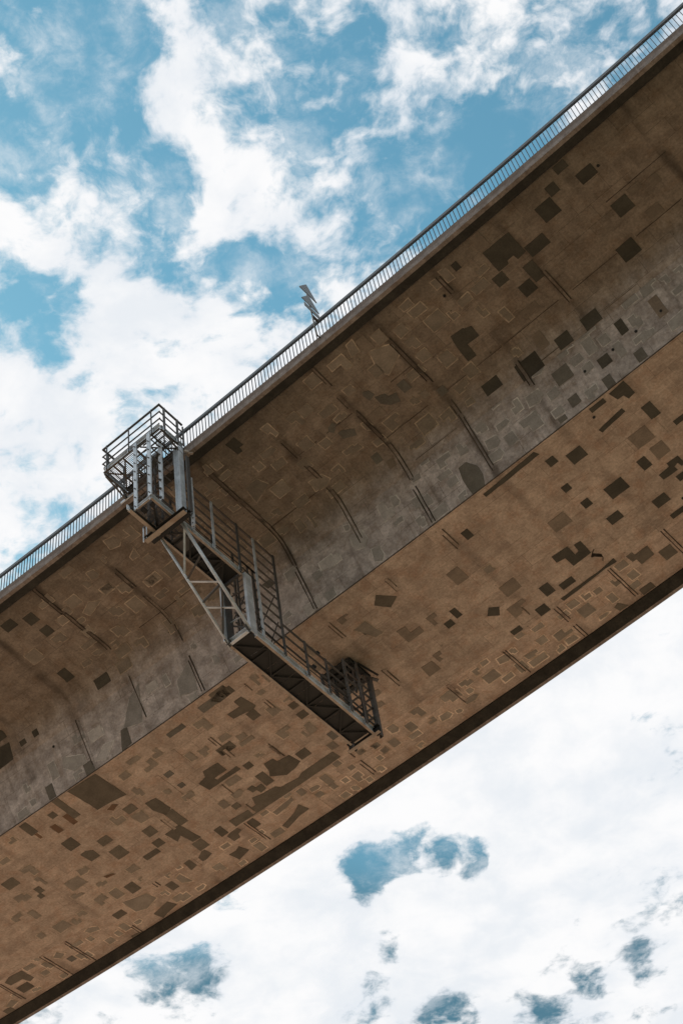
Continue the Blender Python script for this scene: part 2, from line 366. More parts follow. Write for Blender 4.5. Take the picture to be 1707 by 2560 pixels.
# outlines of the mortar repairs in metres (zone, tone, then s v pairs) and the construction joints (s, v0, v1)
PATCHES = """
cd 12.42 .04 12.8 .04 12.8 .31 12.42 .31
cd 12.75 .67 13.28 .67 13.28 1.04 12.75 1.04
cd 11.89 .36 12.21 .36 12.21 .7 11.89 .7
cd 11.31 .65 11.86 .65 11.86 1.21 11.31 1.21
cd 9.44 .64 10.37 .66 10.36 1.47 10.05 1.5 10.03 1.31 9.8 1.32 9.77 1.42 9.42 1.42
cd 10.39 1.35 11.05 1.35 11.05 1.75 10.39 1.75
cd 9.98 1.79 10.33 1.79 10.33 2.44 9.98 2.44
cd 9.12 1.46 9.49 1.46 9.49 1.82 9.12 1.82
cd 9.49 2.19 9.92 2.19 9.92 2.62 9.49 2.62
cd 8.54 .29 8.74 .29 8.74 .56 8.54 .56
cd 12.92 2.08 13.44 2.08 13.44 2.58 12.92 2.58
cd 12.22 3.25 12.79 3.25 12.79 3.75 12.22 3.75
cd 7.12 2.03 7.55 2.07 7.57 2.12 7.78 2.19 7.74 2.6 7.32 2.58 7.28 3.05 6.98 3.03 7.03 2.47
cd 10.22 4.2 10.77 4.2 10.77 4.63 10.22 4.63
wd 10.93 4.98 11.19 4.98 11.19 5.45 10.93 5.45
cd 9.29 4.18 9.76 4.18 9.76 4.59 9.29 4.59
cd 7.9 4.06 8.67 4.06 8.67 4.64 7.9 4.64
wm 8.67 5 9.21 5 9.21 5.47 8.67 5.47
wd 9.96 5.57 10.33 5.57 10.33 5.9 9.96 5.9
wm 10.9 6.12 11.2 6.12 11.2 6.47 10.9 6.47
cd 6.77 3.89 7.34 3.89 7.34 4.27 6.77 4.27
wm 9.77 6.14 10.05 6.14 10.05 6.51 9.77 6.51
wm 8.66 5.97 8.98 5.97 8.98 6.29 8.66 6.29
sd 9.7 6.64 10.25 6.6 10.26 7.15 10.02 7.19 9.97 6.99 9.78 6.98
cf 14.12 2.17 14.43 2.17 14.43 2.51 14.12 2.51
cf 13.52 2.03 13.92 2.03 13.92 2.28 13.52 2.28
cf 13.5 2.92 13.95 2.92 13.95 3.33 13.5 3.33
cf 8.82 3.66 9.13 3.66 9.13 4.2 8.82 4.2
wf 12.06 5.1 12.36 5.1 12.36 5.78 12.06 5.78
cf 9.44 .02 9.77 .02 9.77 .6 9.44 .6
cf 9.03 2.85 9.6 2.85 9.6 3.14 9.03 3.14
sd 9 6.64 9.51 6.64 9.51 6.81 9 6.81
sd 8.79 7.41 9.69 7.3 9.7 7.46 8.82 7.56
sd 10.08 7.7 10.4 7.7 10.4 8.27 10.08 8.27
sd 10.47 8.76 10.86 8.76 10.86 8.95 10.47 8.95
sd 7.06 7.13 7.34 7.13 7.34 7.42 7.06 7.42
sd 7.6 7.42 8.09 7.42 8.09 7.86 7.6 7.86
sd 6.83 8.22 7.07 8.22 7.07 8.48 6.83 8.48
sd 6.92 9.08 7.18 9.08 7.18 9.38 6.92 9.38
sd 7.68 9.2 8.3 9.2 8.3 9.7 7.68 9.7
sd 7.13 10.12 7.56 10.12 7.56 10.45 7.13 10.45
sd 8.92 9.12 9.21 9.12 9.21 9.55 8.92 9.55
sd 9.13 10 9.51 9.97 9.52 9.83 9.91 9.84 9.92 10.18 9.8 10.24 9.76 10.05 9.62 10.09 9.63 10.25 9.14 10.24
sd 9.45 10.42 9.72 10.42 9.72 10.65 9.45 10.65
sd 8.44 10.62 8.89 10.62 8.89 10.98 8.44 10.98
sd 8.54 11.45 9.04 11.45 9.04 11.64 8.54 11.64
sd 5.16 10.05 5.72 10.09 5.71 10.53 5.86 10.48 5.89 10.19 6.12 10.22 6.09 10.81 5.43 10.83 5.42 10.4 5.14 10.35
sd 4.68 11.09 5.15 11.09 5.15 11.36 4.68 11.36
sd 4.18 10.74 4.5 10.74 4.5 11.19 4.18 11.19
sd 3.6 11.33 3.96 11.33 3.96 11.68 3.6 11.68
sd 4.42 11.56 5.81 11.57 6.44 11.49 6.45 11.68 6.03 11.63 4.45 11.71
fd 6.16 15.23 6.4 15.23 6.4 15.42 6.89 15.41 6.85 15.89 6.34 15.93 6.33 15.62 6.19 15.61
fd 6.98 15.93 7.43 15.93 7.43 16.44 6.98 16.44
fd 5.66 16.8 6.13 16.8 6.13 17.1 5.66 17.1
fd 4.68 16.78 4.88 16.71 5.07 17.08 4.74 17.06
sd 2.56 11.46 2.91 11.46 2.91 11.67 2.56 11.67
sd 2.44 10.44 2.66 10.21 2.91 10.42 2.73 10.7
sd 1.73 9.44 1.94 9.44 1.94 9.84 1.73 9.84
sd 1.31 9.7 1.58 9.7 1.58 9.96 1.31 9.96
sd 3.77 7.36 4.01 7.36 4.01 7.71 3.77 7.71
wm 4.91 5.55 5.19 5.54 5.43 5.87 5.44 6.2 5.31 6.54 4.87 6.52 4.83 5.96
sd 5.09 6.74 7.02 6.63 7.1 6.82 5.1 6.87
wm 8.12 6.28 8.38 6.28 8.38 6.45 8.12 6.45
so 3.43 8.91 3.68 8.91 3.68 9.15 3.43 9.15
fo 4.6 15.63 4.86 15.63 4.86 15.85 4.6 15.85
fo 4.76 16.17 5 16.17 5 16.59 4.76 16.59
fo 3.76 15.91 4.23 15.91 4.23 16.41 3.76 16.41
wo 4.38 5.67 4.72 5.67 4.72 5.91 4.38 5.91
sd .28 7.59 .56 7.32 .97 7.82 .59 8.01
sd -.64 8.04 -.43 8.04 -.43 8.29 -.64 8.29
sd -4.14 8.76 -3.89 8.76 -3.89 9.02 -4.14 9.02
sd -4.21 9.24 -3.9 9.24 -3.9 9.53 -4.21 9.53
sd -5.22 7.43 -4.93 7.43 -4.84 8.05 -4.99 8.11 -5.2 8.05 -5.69 7.97 -5.71 7.69 -5.23 7.72
sd -5.31 8.09 -4.99 8.09 -4.99 8.47 -5.31 8.47
sd -6.98 8.58 -6.39 8.58 -6.39 8.91 -6.98 8.91
sd -5.6 6.67 -5.01 6.67 -5.01 7.09 -5.6 7.09
sd -5.31 10.52 -4.91 10.52 -4.91 10.88 -5.31 10.88
sm -4.07 10.59 -3.81 10.59 -3.81 10.94 -4.07 10.94
wo -.69 5.44 -.42 5.44 -.42 5.65 -.69 5.65
wo -.64 6.2 -.29 6.2 -.29 6.47 -.64 6.47
fo -5.12 15.44 -4.87 15.44 -4.87 15.65 -5.12 15.65
fo -4.59 15.63 -4.33 15.63 -4.33 15.84 -4.59 15.84
fo -4.51 16.04 -4.27 16.04 -4.27 16.25 -4.51 16.25
fo -4.09 15.89 -3.8 15.89 -3.8 16.3 -4.09 16.3
so -4.37 10.96 -4.12 10.96 -4.12 11.25 -4.37 11.25
so -.75 7.91 -.31 7.86 -.21 8.61 -.44 8.58
wo -1.5 4.82 -1.13 4.82 -1.13 5.11 -1.5 5.11
sd -6.95 8.6 -6.42 8.6 -6.42 8.93 -6.95 8.93
sd -8.31 9.3 -7.98 9.23 -7.86 8.98 -7.28 9.02 -7.28 9.48 -7.8 9.47 -7.78 9.59 -6.96 9.57 -6.94 9.77 -8.25 9.75
sd -6.81 9.7 -6.54 9.7 -6.54 9.96 -6.81 9.96
sd -6.28 10.13 -5.93 10.16 -5.91 10.35 -5.47 10.41 -5.39 10.89 -5.66 11 -6.07 11.04 -6.5 10.7 -6.37 10.5
sd -6.84 10.35 -6.52 10.35 -6.52 10.95 -6.84 10.95
sd -7.38 10.59 -7.16 10.59 -7.13 10.74 -6.9 10.74 -6.91 11.02 -7.16 11.05 -7.19 10.85 -7.34 10.86
sd -8.73 11.29 -7.65 11.36 -7.52 11.02 -7.21 11.11 -6.66 11.17 -6.56 11.32 -5.88 11.4 -5.69 11.31 -4.4 11.31 -4.36 11.68 -6.22 11.68 -8.73 11.65
fd -9.93 15.32 -9.57 15.32 -9.57 15.79 -9.93 15.79
fd -9.13 16.43 -8.45 16.23 -8.06 15.99 -7.95 16.46 -8.41 16.49 -9.09 16.69
fd -11.35 16.19 -11.05 16.21 -10.84 16.1 -10.71 16.54 -11.27 16.68
fd -10.78 15.38 -10.27 15.25 -10.23 15.51 -10.42 15.58 -10.49 15.77 -10.77 15.77
sd -9.36 11.25 -9.08 11.25 -9.08 11.69 -9.36 11.69
sd -10.29 11.23 -9.89 11.23 -9.89 11.68 -10.29 11.68
sd -10.6 10.25 -9.98 10.24 -9.85 11.2 -10.18 11.17 -10.27 10.65 -10.52 10.81
sd -10.01 9.52 -9.65 9.52 -9.65 10.32 -10.01 10.32
sd -10.1 8.72 -9.7 8.78 -9.65 9.46 -9.97 9.61 -10.14 9.14
sd -11.03 9.6 -10.66 9.6 -10.66 10 -11.03 10
sd -11.17 10.24 -10.84 10.24 -10.84 10.56 -11.17 10.56
sd -11.81 10.52 -11.22 10.52 -11.22 10.76 -11.81 10.76
sd -10.8 8.4 -10.41 8.4 -10.41 8.74 -10.8 8.74
fd -12.68 15.06 -12.39 15.1 -12.42 15.29 -12.4 15.75 -12.78 15.82
fd -12.18 15.49 -11.77 15.24 -11.71 15.67 -12 15.77 -12.2 15.76
sd -13.22 11.16 -12.84 11.16 -12.84 11.63 -13.22 11.63
fd -13.93 15.74 -13.63 15.74 -13.63 16.18 -13.93 16.18
fd -15.25 16.66 -14.47 16.49 -14.33 16.87 -14.84 16.98 -15.15 17.09
sd -8.24 10.81 -7.99 10.81 -7.99 11.06 -8.24 11.06
sd -5.75 6.88 -5.02 6.68 -4.96 7.11 -5.54 7.15
sm -8.84 8.19 -8.56 8.19 -8.56 8.41 -8.84 8.41
sm -8.84 8.85 -8.63 8.85 -8.63 9.05 -8.84 9.05
fo -8.92 15.62 -7.99 15.51 -8.02 15.69 -8.46 15.8 -8.9 15.85
fo -9.28 15.35 -8.99 15.35 -8.99 15.53 -9.28 15.53
fo -6.75 15.48 -6.48 15.48 -6.48 16.04 -6.75 16.04
fo -7.38 16.03 -7.11 16.03 -7.11 16.28 -7.38 16.28
fo -6.03 15.27 -5.77 15.27 -5.77 15.53 -6.03 15.53
fo -5.79 15.83 -5.57 15.83 -5.57 16.05 -5.79 16.05
fo -5.1 15.48 -4.88 15.48 -4.88 15.69 -5.1 15.69
fo -4.49 16.02 -4.3 16.02 -4.3 16.26 -4.49 16.26
fo -4.58 15.64 -4.4 15.64 -4.4 15.85 -4.58 15.85
fo -4.82 16.2 -4.64 16.2 -4.64 16.43 -4.82 16.43
so -8.48 10.41 -8.21 10.41 -8.21 10.76 -8.48 10.76
fo -6.77 16.06 -6.56 16.06 -6.56 16.35 -6.77 16.35
fo -6.31 16.17 -6.11 16.17 -6.11 16.4 -6.31 16.4
sd -11.49 6.57 -10.33 6.63 -10.25 8.01 -10.84 7.9 -11.37 7.86 -11.38 7.51
sd -12.16 6.57 -11.9 6.57 -11.9 7.63 -12.16 7.63
sd -13.68 6.64 -13.39 6.64 -13.39 7.24 -13.68 7.24
sd -12.67 6.9 -12.43 6.9 -12.43 7.15 -12.67 7.15
sd -13.27 8.16 -12.83 8.16 -12.83 8.65 -13.27 8.65
sd -12.38 8.9 -11.95 8.9 -11.95 9.24 -12.38 9.24
sd -12.44 9.55 -11.97 9.55 -11.97 10.06 -12.44 10.06
sd -13.18 9 -12.94 8.98 -12.73 9.12 -12.75 9.48 -13.13 9.48
sd -15.98 8.19 -15.48 8.19 -15.48 8.6 -15.98 8.6
sd -15.39 9.12 -15.16 9.12 -15.16 9.42 -15.39 9.42
sd -15.53 9.43 -15.33 9.43 -15.33 9.63 -15.53 9.63
fd -16.3 15.57 -15.85 15.57 -15.85 15.91 -16.3 15.91
fd -21.5 15.61 -21.19 15.47 -20.59 15.52 -20.58 16.17 -20.83 16.24 -20.92 15.92 -21.46 15.89
fd -21.46 16.17 -20.92 16.17 -20.92 16.59 -21.46 16.59
fo -16.55 16.2 -16.29 16.2 -16.29 16.64 -16.55 16.64
fm -19.05 16.23 -18.79 16.23 -18.79 16.51 -19.05 16.51
fd -16.61 17.01 -16.28 17.06 -16.22 17.13 -16.66 17.13
fd -22.74 16.85 -22.36 16.85 -22.36 17.13 -22.74 17.13
fo -20.27 16.13 -19.96 16.13 -19.96 16.39 -20.27 16.39
fo -17.55 15.53 -17.32 15.47 -17.04 15.65 -17.1 15.85 -17.48 15.74
fo -17.79 15.87 -17.58 15.87 -17.58 16.13 -17.79 16.13
fo -17.43 16.46 -17.13 16.46 -17.13 16.78 -17.43 16.78
fo -19.32 15.81 -19.03 15.66 -18.89 15.95 -19.16 16.05
fo -22.47 16.71 -22.05 16.54 -21.94 16.8 -22.3 16.9
fo -19.91 16.78 -19.65 16.78 -19.65 17.03 -19.91 17.03
fo -13.42 15.72 -13.19 15.66 -13.13 16.31 -13.44 16.08
fo -15.57 15.3 -14.65 15.58 -14.59 16.04 -15.21 16.23 -15.58 16.07
sr -12.98 7.35 -12.76 7.35 -12.76 7.76 -12.98 7.76
sr -12.37 7.28 -12.17 7.28 -12.17 7.81 -12.37 7.81
sr -13.57 7.25 -13.46 7.25 -13.46 7.53 -13.57 7.53
sr -11.16 8.07 -10.89 8 -10.75 8.14 -11.03 8.25
sr -13.33 10.3 -13.05 10.38 -12.99 10.49 -13.31 10.43
cd -9.05 .59 -8.67 .59 -8.67 .99 -9.05 .99
cd -8.99 1.28 -8.65 1.28 -8.65 1.64 -8.99 1.64
cd -9.77 .33 -9.31 .33 -9.31 .69 -9.77 .69
cd -9.8 2.91 -9.46 2.91 -9.46 3.4 -9.8 3.4
cd -9.05 3.87 -8.48 3.87 -8.48 4.23 -9.05 4.23
cd -11.91 4.06 -11.69 4.06 -11.69 4.28 -11.91 4.28
cd -12.5 4.1 -12.25 4.1 -12.25 4.28 -12.5 4.28
cd -12.81 3.37 -12.75 3.46 -12.78 3.71 -13.12 3.72
cd -13.24 3.86 -12.84 3.89 -12.95 4.48 -13.59 4.51
wm -12.2 6.01 -11.91 6.01 -11.91 6.49 -12.2 6.49
wm -10.6 6.13 -10.23 6.13 -10.23 6.54 -10.6 6.54
wm -8.86 5.89 -8.61 5.9 -8.65 6.48 -9.09 6.54
sm -6.19 6.82 -5.28 6.82 -5.28 7.12 -6.19 7.12
sd -5.23 6.82 -4.9 6.82 -4.9 7.12 -5.23 7.12
sm -7.63 6.96 -6.96 6.96 -6.96 7.16 -7.63 7.16
co -10.07 1.69 -9.61 1.69 -9.61 2.17 -10.07 2.17
co -6.49 1.41 -6.12 1.41 -6.12 1.69 -6.49 1.69
co -6.73 .88 -6.53 .88 -6.53 1.13 -6.73 1.13
co -7.63 1.01 -7.2 1.01 -7.2 1.39 -7.63 1.39
co -7.49 1.72 -7.08 1.53 -6.76 1.75 -7.4 1.94
co -5.2 2.1 -4.76 2.1 -4.76 2.42 -5.2 2.42
wo -9.99 5.29 -9.46 5.29 -9.46 5.64 -9.99 5.64
wo -9.62 5.97 -9.37 6 -9.26 6.04 -9.7 6.43 -10.08 6.26
wo -11.2 5.47 -10.42 5.82 -10.42 6.11 -10.96 6.13 -11.29 5.82
wo -11.83 5.38 -11.55 5.38 -11.55 5.96 -11.83 5.96
wo -6.33 5.62 -5.64 5.26 -5.82 6.29 -6.44 6.12
wo -6.2 6.32 -5.91 6.32 -5.91 6.51 -6.2 6.51
co -6.27 2.36 -5.85 2.36 -5.85 2.85 -6.27 2.85
wo -8.73 5.89 -8.11 5.12 -7.64 4.89 -7.89 5.78 -8.04 6.09
co -8.31 1.35 -8.03 1.35 -8.03 1.64 -8.31 1.64
cm 4.96 2.15 5.24 2.15 5.24 2.53 4.96 2.53
cm 2.65 2.19 2.78 2.19 3.11 2.42 3.01 2.63 2.62 2.44
cm 2.55 1.85 2.76 1.78 2.81 1.92 2.57 2.11 2.47 1.96
cm 2.82 3.49 3.08 3.49 3.08 3.8 2.82 3.8
cm 4.08 1.64 4.24 1.71 4.3 1.94 4.05 2 4.01 1.75
cm 5.69 3.11 5.95 3.11 5.95 3.39 5.69 3.39
cm 4.23 2.02 4.53 2.13 4.55 2.28 4.8 2.34 4.7 2.66 4.42 2.56 4.22 2.32
co 5.1 .75 5.75 1.03 5.68 1.43 5.02 1.72 4.94 1.53 4.97 1.14
co 5.45 .4 5.76 .4 5.76 .81 5.45 .81
co 4.75 .13 4.97 .11 4.89 .54 4.62 .52
co 3.69 1.18 3.98 1.18 3.98 1.46 3.69 1.46
co 4.67 1.18 4.99 1.18 4.99 1.57 4.67 1.57
cf 5 .21 5.32 .21 5.32 .74 5 .74
cf 3.67 2.35 4.15 2.35 4.15 2.67 3.67 2.67
cf 3.09 3.9 3.34 3.9 3.34 4.18 3.09 4.18
cd -.06 .16 .3 .14 .33 .53 .19 .52 .17 .68 -.02 .66
co .05 1.32 .28 1.32 .28 1.55 .05 1.55
co -.85 .38 -.61 .38 -.61 .65 -.85 .65
co -1.02 .87 -.59 .87 -.59 1.05 -1.02 1.05
co -.65 1.71 -.19 1.71 -.06 2.09 -.74 2.33
co -.14 2.25 .35 2.25 .35 2.71 -.14 2.71
co -4.93 1.16 -4.65 1.03 -4.7 1.31 -4.94 1.28
co -4.7 1.46 -4.44 1.46 -4.44 1.71 -4.7 1.71
co -5.28 2.13 -4.89 2.13 -4.89 2.38 -5.28 2.38
co -6.46 1.42 -6.12 1.42 -6.12 1.63 -6.46 1.63
wm -2.33 4.66 -2.05 4.66 -1.93 4.89 -2.2 4.9
"""
JOINTS = [(-1.08, 0.62, 1.94), (-1.06, 1.94, 3.38), (-1.06, 3.38, 4.82), (-1.09, 4.91, 6.46), (-7.98, 0.01, 1.23), (-7.93, 1.23, 2.23), (-7.89, 2.34, 3.38), (-5.64, 1.29, 2.15), (-5.62, 2.59, 3.94), (-5.63, 3.94, 4.65), (-5.64, 5.22, 6.46), (-7.88, 4.36, 6.03), (3.53, 0.05, 0.81), (3.47, 1.25, 1.68), (3.5, 2.05, 3.36), (3.52, 3.42, 4.93), (3.45, 5.21, 6.38), (5.75, 0.86, 2.73), (1.24, 1.19, 2.07), (1.22, 2.42, 2.98), (1.21, 3.45, 5.48), (5.78, 3.72, 4.19), (5.79, 4.19, 6.24), (-7.92, 7.59, 8.44), (-9.03, 8.07, 9.28), (-8.99, 9.51, 10.02), (-4.51, 8.02, 8.48), (-4.56, 7.23, 7.5), (-7.86, 9.86, 10.44), (-4.43, 9.83, 10.17), (-5.64, 9.65, 10.22), (-6.77, 8.74, 9.24), (-1.15, 7.1, 7.83), (1.15, 7.06, 7.63), (-1.12, 9.8, 10.6), (-5.66, 9.62, 10.29), (-6.76, 8.07, 8.55), (3.42, 6.96, 7.63), (3.34, 11.07, 11.36), (3.36, 15.15, 16.06), (3.36, 16.45, 17.06), (5.49, 15.15, 16.96), (7.57, 15.15, 16.54), (10.1, 8.25, 9.01), (-18.44, 15.46, 17.02), (-19.57, 15.42, 17.07), (-21.71, 15.6, 16.88), (-14.1, 15.15, 15.51), (-16.22, 16.64, 17.07), (-7.45, 15.15, 17.05), (-5.35, 15.15, 15.66), (-5.31, 15.91, 16.72)]
DRAINS = [(13.39, 0.89), (7.82, 0.91), (12.2, 5.61), (11.32, 5.62), (10.51, 5.62), (9.52, 5.61), (8.95, 6.96), (9.17, 11.22), (-11.36, 4.96), (7.82, 0.9)]

# ------------------------------------------------------------------ bridge
ORG = B(0, 0, 0)
bridge = thing('concrete_bridge', 'tall curved concrete box girder road bridge patched with mortar repairs underneath', 'bridge', ORG)

def part(name, mb, mats, parent, smooth=False):
    return mb.build(name, mats, parent, ORG, smooth)

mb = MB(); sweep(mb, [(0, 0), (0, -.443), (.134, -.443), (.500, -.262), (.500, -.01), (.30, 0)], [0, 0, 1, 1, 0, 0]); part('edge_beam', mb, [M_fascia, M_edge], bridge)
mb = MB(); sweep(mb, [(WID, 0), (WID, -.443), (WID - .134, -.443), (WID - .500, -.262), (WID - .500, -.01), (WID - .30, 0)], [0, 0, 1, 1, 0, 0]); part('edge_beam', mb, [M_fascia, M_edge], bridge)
ring = PR[:7] + [(5.25, -1.0), (5.1, -.06), (0.503, -.06)]
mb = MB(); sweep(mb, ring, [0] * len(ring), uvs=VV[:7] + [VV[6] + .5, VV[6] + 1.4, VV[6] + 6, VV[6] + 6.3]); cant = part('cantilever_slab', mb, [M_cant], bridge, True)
ring = [PR[6], PR[7], (5.98, -2.55), (5.2, -1.15)]
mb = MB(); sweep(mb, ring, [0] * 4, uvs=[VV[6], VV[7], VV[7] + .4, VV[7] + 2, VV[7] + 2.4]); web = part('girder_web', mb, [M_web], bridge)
ring = [(5.757, -2.846), PR[8], (10.8, -2.56), (5.95, -2.56)]
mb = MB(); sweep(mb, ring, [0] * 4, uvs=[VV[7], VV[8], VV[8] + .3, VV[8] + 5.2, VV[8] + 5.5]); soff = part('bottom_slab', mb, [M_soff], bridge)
ring = [(10.926, -2.84), PR[9], PR[10], (11.2, -.85), (10.75, -2.55)]
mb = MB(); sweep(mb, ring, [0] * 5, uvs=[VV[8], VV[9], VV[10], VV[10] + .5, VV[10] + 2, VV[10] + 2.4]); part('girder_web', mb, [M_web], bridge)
ring = PR[10:] + [(14.81, -.06), (11.0, -.06), (11.2, -.75)]
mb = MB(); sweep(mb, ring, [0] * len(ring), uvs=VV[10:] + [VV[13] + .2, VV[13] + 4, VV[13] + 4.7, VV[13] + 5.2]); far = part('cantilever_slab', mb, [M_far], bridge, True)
mb = MB(); sweep(mb, [(.51, -.012), (.51, -.055), (14.80, -.055), (14.80, -.012)], [0] * 4); part('deck_surface', mb, [mortar('asphalt', (0.05, 0.05, 0.05))], bridge)
for sp in (-56, 56):
    mb = MB(); sw = [(6.6, -2.85), (10.1, -2.85)]
    zb = -HH - GC * sp * sp - 1
    c4 = lambda z, e: [B(sp - 1.2 - e, 6.4 - e, z), B(sp + 1.2 + e, 6.4 - e, z), B(sp + 1.2 + e, 10.3 + e, z), B(sp - 1.2 - e, 10.3 + e, z)]
    lo, hi = c4(zb, .5), c4(-2.85, 0)
    for i in range(4):
        j = (i + 1) % 4; mb.quad([lo[i], lo[j], hi[j], hi[i]], [(0, 0), (2.4, 0), (2.4, 40), (0, 40)])
    part('pier', mb, [M_web], bridge)

ZONE = {'c': (cant, VV[0], VV[6]), 'w': (web, VV[6], VV[7]), 's': (soff, VV[7], VV[8]), 'f': (far, VV[11], VV[13])}
MATS = {'d': (M_d, None), 'm': (M_m, None), 'f': (M_f, None), 'r': (M_r, M_rimf), 'o': (M_o, M_rimf)}

def offset_poly(q, d):
    n = len(q); area = sum(q[i][0] * q[(i + 1) % n][1] - q[(i + 1) % n][0] * q[i][1] for i in range(n))
    sg = 1 if area > 0 else -1; res = []
    for i in range(n):
        p0, p1, p2 = q[i - 1], q[i], q[(i + 1) % n]
        e1 = (p1[0] - p0[0], p1[1] - p0[1]); e2 = (p2[0] - p1[0], p2[1] - p1[1])
        l1 = math.hypot(*e1) or 1; l2 = math.hypot(*e2) or 1
        n1 = (e1[1] / l1 * sg, -e1[0] / l1 * sg); n2 = (e2[1] / l2 * sg, -e2[0] / l2 * sg)
        k = 1 + n1[0] * n2[0] + n1[1] * n2[1]; k = max(k, 0.5)
        res.append((p1[0] + d * (n1[0] + n2[0]) / k, p1[1] + d * (n1[1] + n2[1]) / k))
    return res

def rough_edge(q, amp, step, rng):
    res = []; n = len(q)
    for i in range(n):
        a, b = q[i], q[(i + 1) % n]; L = math.hypot(b[0] - a[0], b[1] - a[1]); k = max(1, int(L / step))
        for j in range(k):
            f = j / k; am = amp if j else amp * 0.5
            res.append((a[0] + f * (b[0] - a[0]) + rng.uniform(-am, am), a[1] + f * (b[1] - a[1]) + rng.uniform(-am, am)))
    return res

def slab_bm(bm, q, h0, h1, mi, lo, hi):
    """prism with outline q laid on the curved concrete, from depth h0 to h1 proud"""
    q = [(x, min(max(y, lo + .004), hi - .004)) for x, y in q]
    tmp = bmesh.new()
    try: tmp.faces.new([tmp.verts.new((x, y, 0)) for x, y in q])
    except ValueError: tmp.free(); return
    tmp.normal_update()
    if tmp.faces[:][0].normal.z > 0: bmesh.ops.reverse_faces(tmp, faces=tmp.faces[:])
    if len(q) > 4: bmesh.ops.triangulate(tmp, faces=tmp.faces[:])
    y0, y1 = min(p[1] for p in q), max(p[1] for p in q); x0, x1 = min(p[0] for p in q), max(p[0] for p in q)
    cuts = [((0, v, 0), (0, 1, 0)) for v in VV[1:-1] if y0 + .01 < v < y1 - .01]
    x = math.ceil(x0)
    if x1 - x0 > 1.6:
        while x < x1 - .05:
            cuts.append(((x, 0, 0), (1, 0, 0))); x += 1
    for co, no in cuts:
        bmesh.ops.bisect_plane(tmp, geom=tmp.verts[:] + tmp.edges[:] + tmp.faces[:], plane_co=co, plane_no=no, dist=1e-5)
    base = [[(v.co.x, v.co.y) for v in f.verts] for f in tmp.faces]
    edges = [[(v.co.x, v.co.y) for v in (l.vert, l.link_loop_next.vert)] for e in tmp.edges if len(e.link_faces) == 1 for l in e.link_loops]
    tmp.free()
    ul = bm.loops.layers.uv.verify()
    def face(pts):
        f = bm.faces.new([bm.verts.new(SV(x, y, h) - ORG) for x, y, h in pts]); f.material_index = mi
        for l, p in zip(f.loops, pts): l[ul].uv = (p[0], p[1])
    for f in base: face([(x, y, h1) for x, y in f])
    for a, b in edges: face([(*b, h1), (*a, h1), (*a, h0), (*b, h0)])

def finish(name, bm, mats, parent):
    bmesh.ops.remove_doubles(bm, verts=bm.verts, dist=1e-5)
    me = bpy.data.meshes.new(name); bm.to_mesh(me); bm.free()
    ul = me.uv_layers[0].name if me.uv_layers else None
    if ul: me.uv_layers[0].name = 'surface'
    for mt in mats: me.materials.append(mt)
    return link(name, me, parent)

rng = random.Random(7)
placed = []
def patch(zone, tone, q, bm=None, name='repair_patch'):
    parent, lo, hi = ZONE[zone]
    body, rim = MATS[tone]; wide = 1.0
    if zone == 'w' and tone == 'o': body, rim = M_ow, M_rimw
    if zone == 'w' and tone == 'o' and rng.random() < .4: body = M_pale
    if zone == 'w' and tone == 'm': body = M_m
    if zone == 'f' and tone == 'o': body, rim = M_of, M_rim; wide = 1.5
    if tone == 'd' and zone == 's' and q[0][0] < 0.5: body = M_e
    if tone == 'd' and zone == 'f': body = M_e
    own = bm is None
    if own: bm = bmesh.new()
    xs, ys = [p[0] for p in q], [p[1] for p in q]
    placed.append((zone, min(xs), max(xs), min(ys), max(ys)))
    if tone in 'dmf':
        slab_bm(bm, rough_edge(q, .008, .22, rng), -.02, .012, 0, lo, hi); mats = [body]
    else:
        slab_bm(bm, rough_edge(offset_poly(q, rng.uniform(.020, .036) * wide), .012, .10, rng), -.02, .006, 1, lo, hi)
        slab_bm(bm, rough_edge(q, .008, .16, rng), -.02, .013, 0, lo, hi); mats = [body, rim]
    if own: return finish(name, bm, mats, parent)
    return mats

n_patch = 0
for ln in PATCHES.strip().split('\n'):
    k, *nums = ln.split(); nums = [float(x) for x in nums]
    patch(k[0], k[1], list(zip(nums[0::2], nums[1::2]))); n_patch += 1

def random_outline(s, v, w, h):
    r = rng.random()
    if r < .45: q = [(s, v), (s + w, v), (s + w, v + h), (s, v + h)]
    elif r < .75:
        a, b2 = w * rng.uniform(.35, .65), h * rng.uniform(.35, .65)
        q = [(s, v), (s + w, v), (s + w, v + b2), (s + a, v + b2), (s + a, v + h), (s, v + h)]
        if rng.random() < .5: q = [(2 * s + w - x, y) for x, y in q][::-1]
        if rng.random() < .5: q = [(x, 2 * v + h - y) for x, y in q][::-1]
    elif r < .9:
        a = w * .3; q = [(s, v), (s + w * .7, v), (s + w * .7, v + h * .3), (s + w, v + h * .3), (s + w, v + h), (s + a, v + h), (s + a, v + h * .7), (s, v + h * .7)]
    else:
        q = [(s + w * .1, v), (s + w * .9, v + h * .1), (s + w, v + h * .7), (s + w * .6, v + h), (s, v + h * .8)]
    return [(x + rng.uniform(-.02, .02), y + rng.uniform(-.02, .02)) for x, y in q]

def scatter(zone, tone, s0, s1, v0, v1, count, size, stuff=None):
    global n_patch
    done = tries = 0
    while done < count and tries < count * 30:
        tries += 1
        w, h = rng.uniform(*size), rng.uniform(*size) * .85
        s, v = rng.uniform(s0, s1), rng.uniform(v0, v1 - h)
        if any(z == zone and s < b + .06 and s + w > a - .06 and v < d + .06 and v + h > c_ - .06 for z, a, b, c_, d in placed): continue
        q = random_outline(s, v, w, h)
        if stuff is None: patch(zone, tone, q); n_patch += 1
        else: stuff_m[stuff] = patch(zone, tone, q, stuff_bm[stuff])
        done += 1
    return done

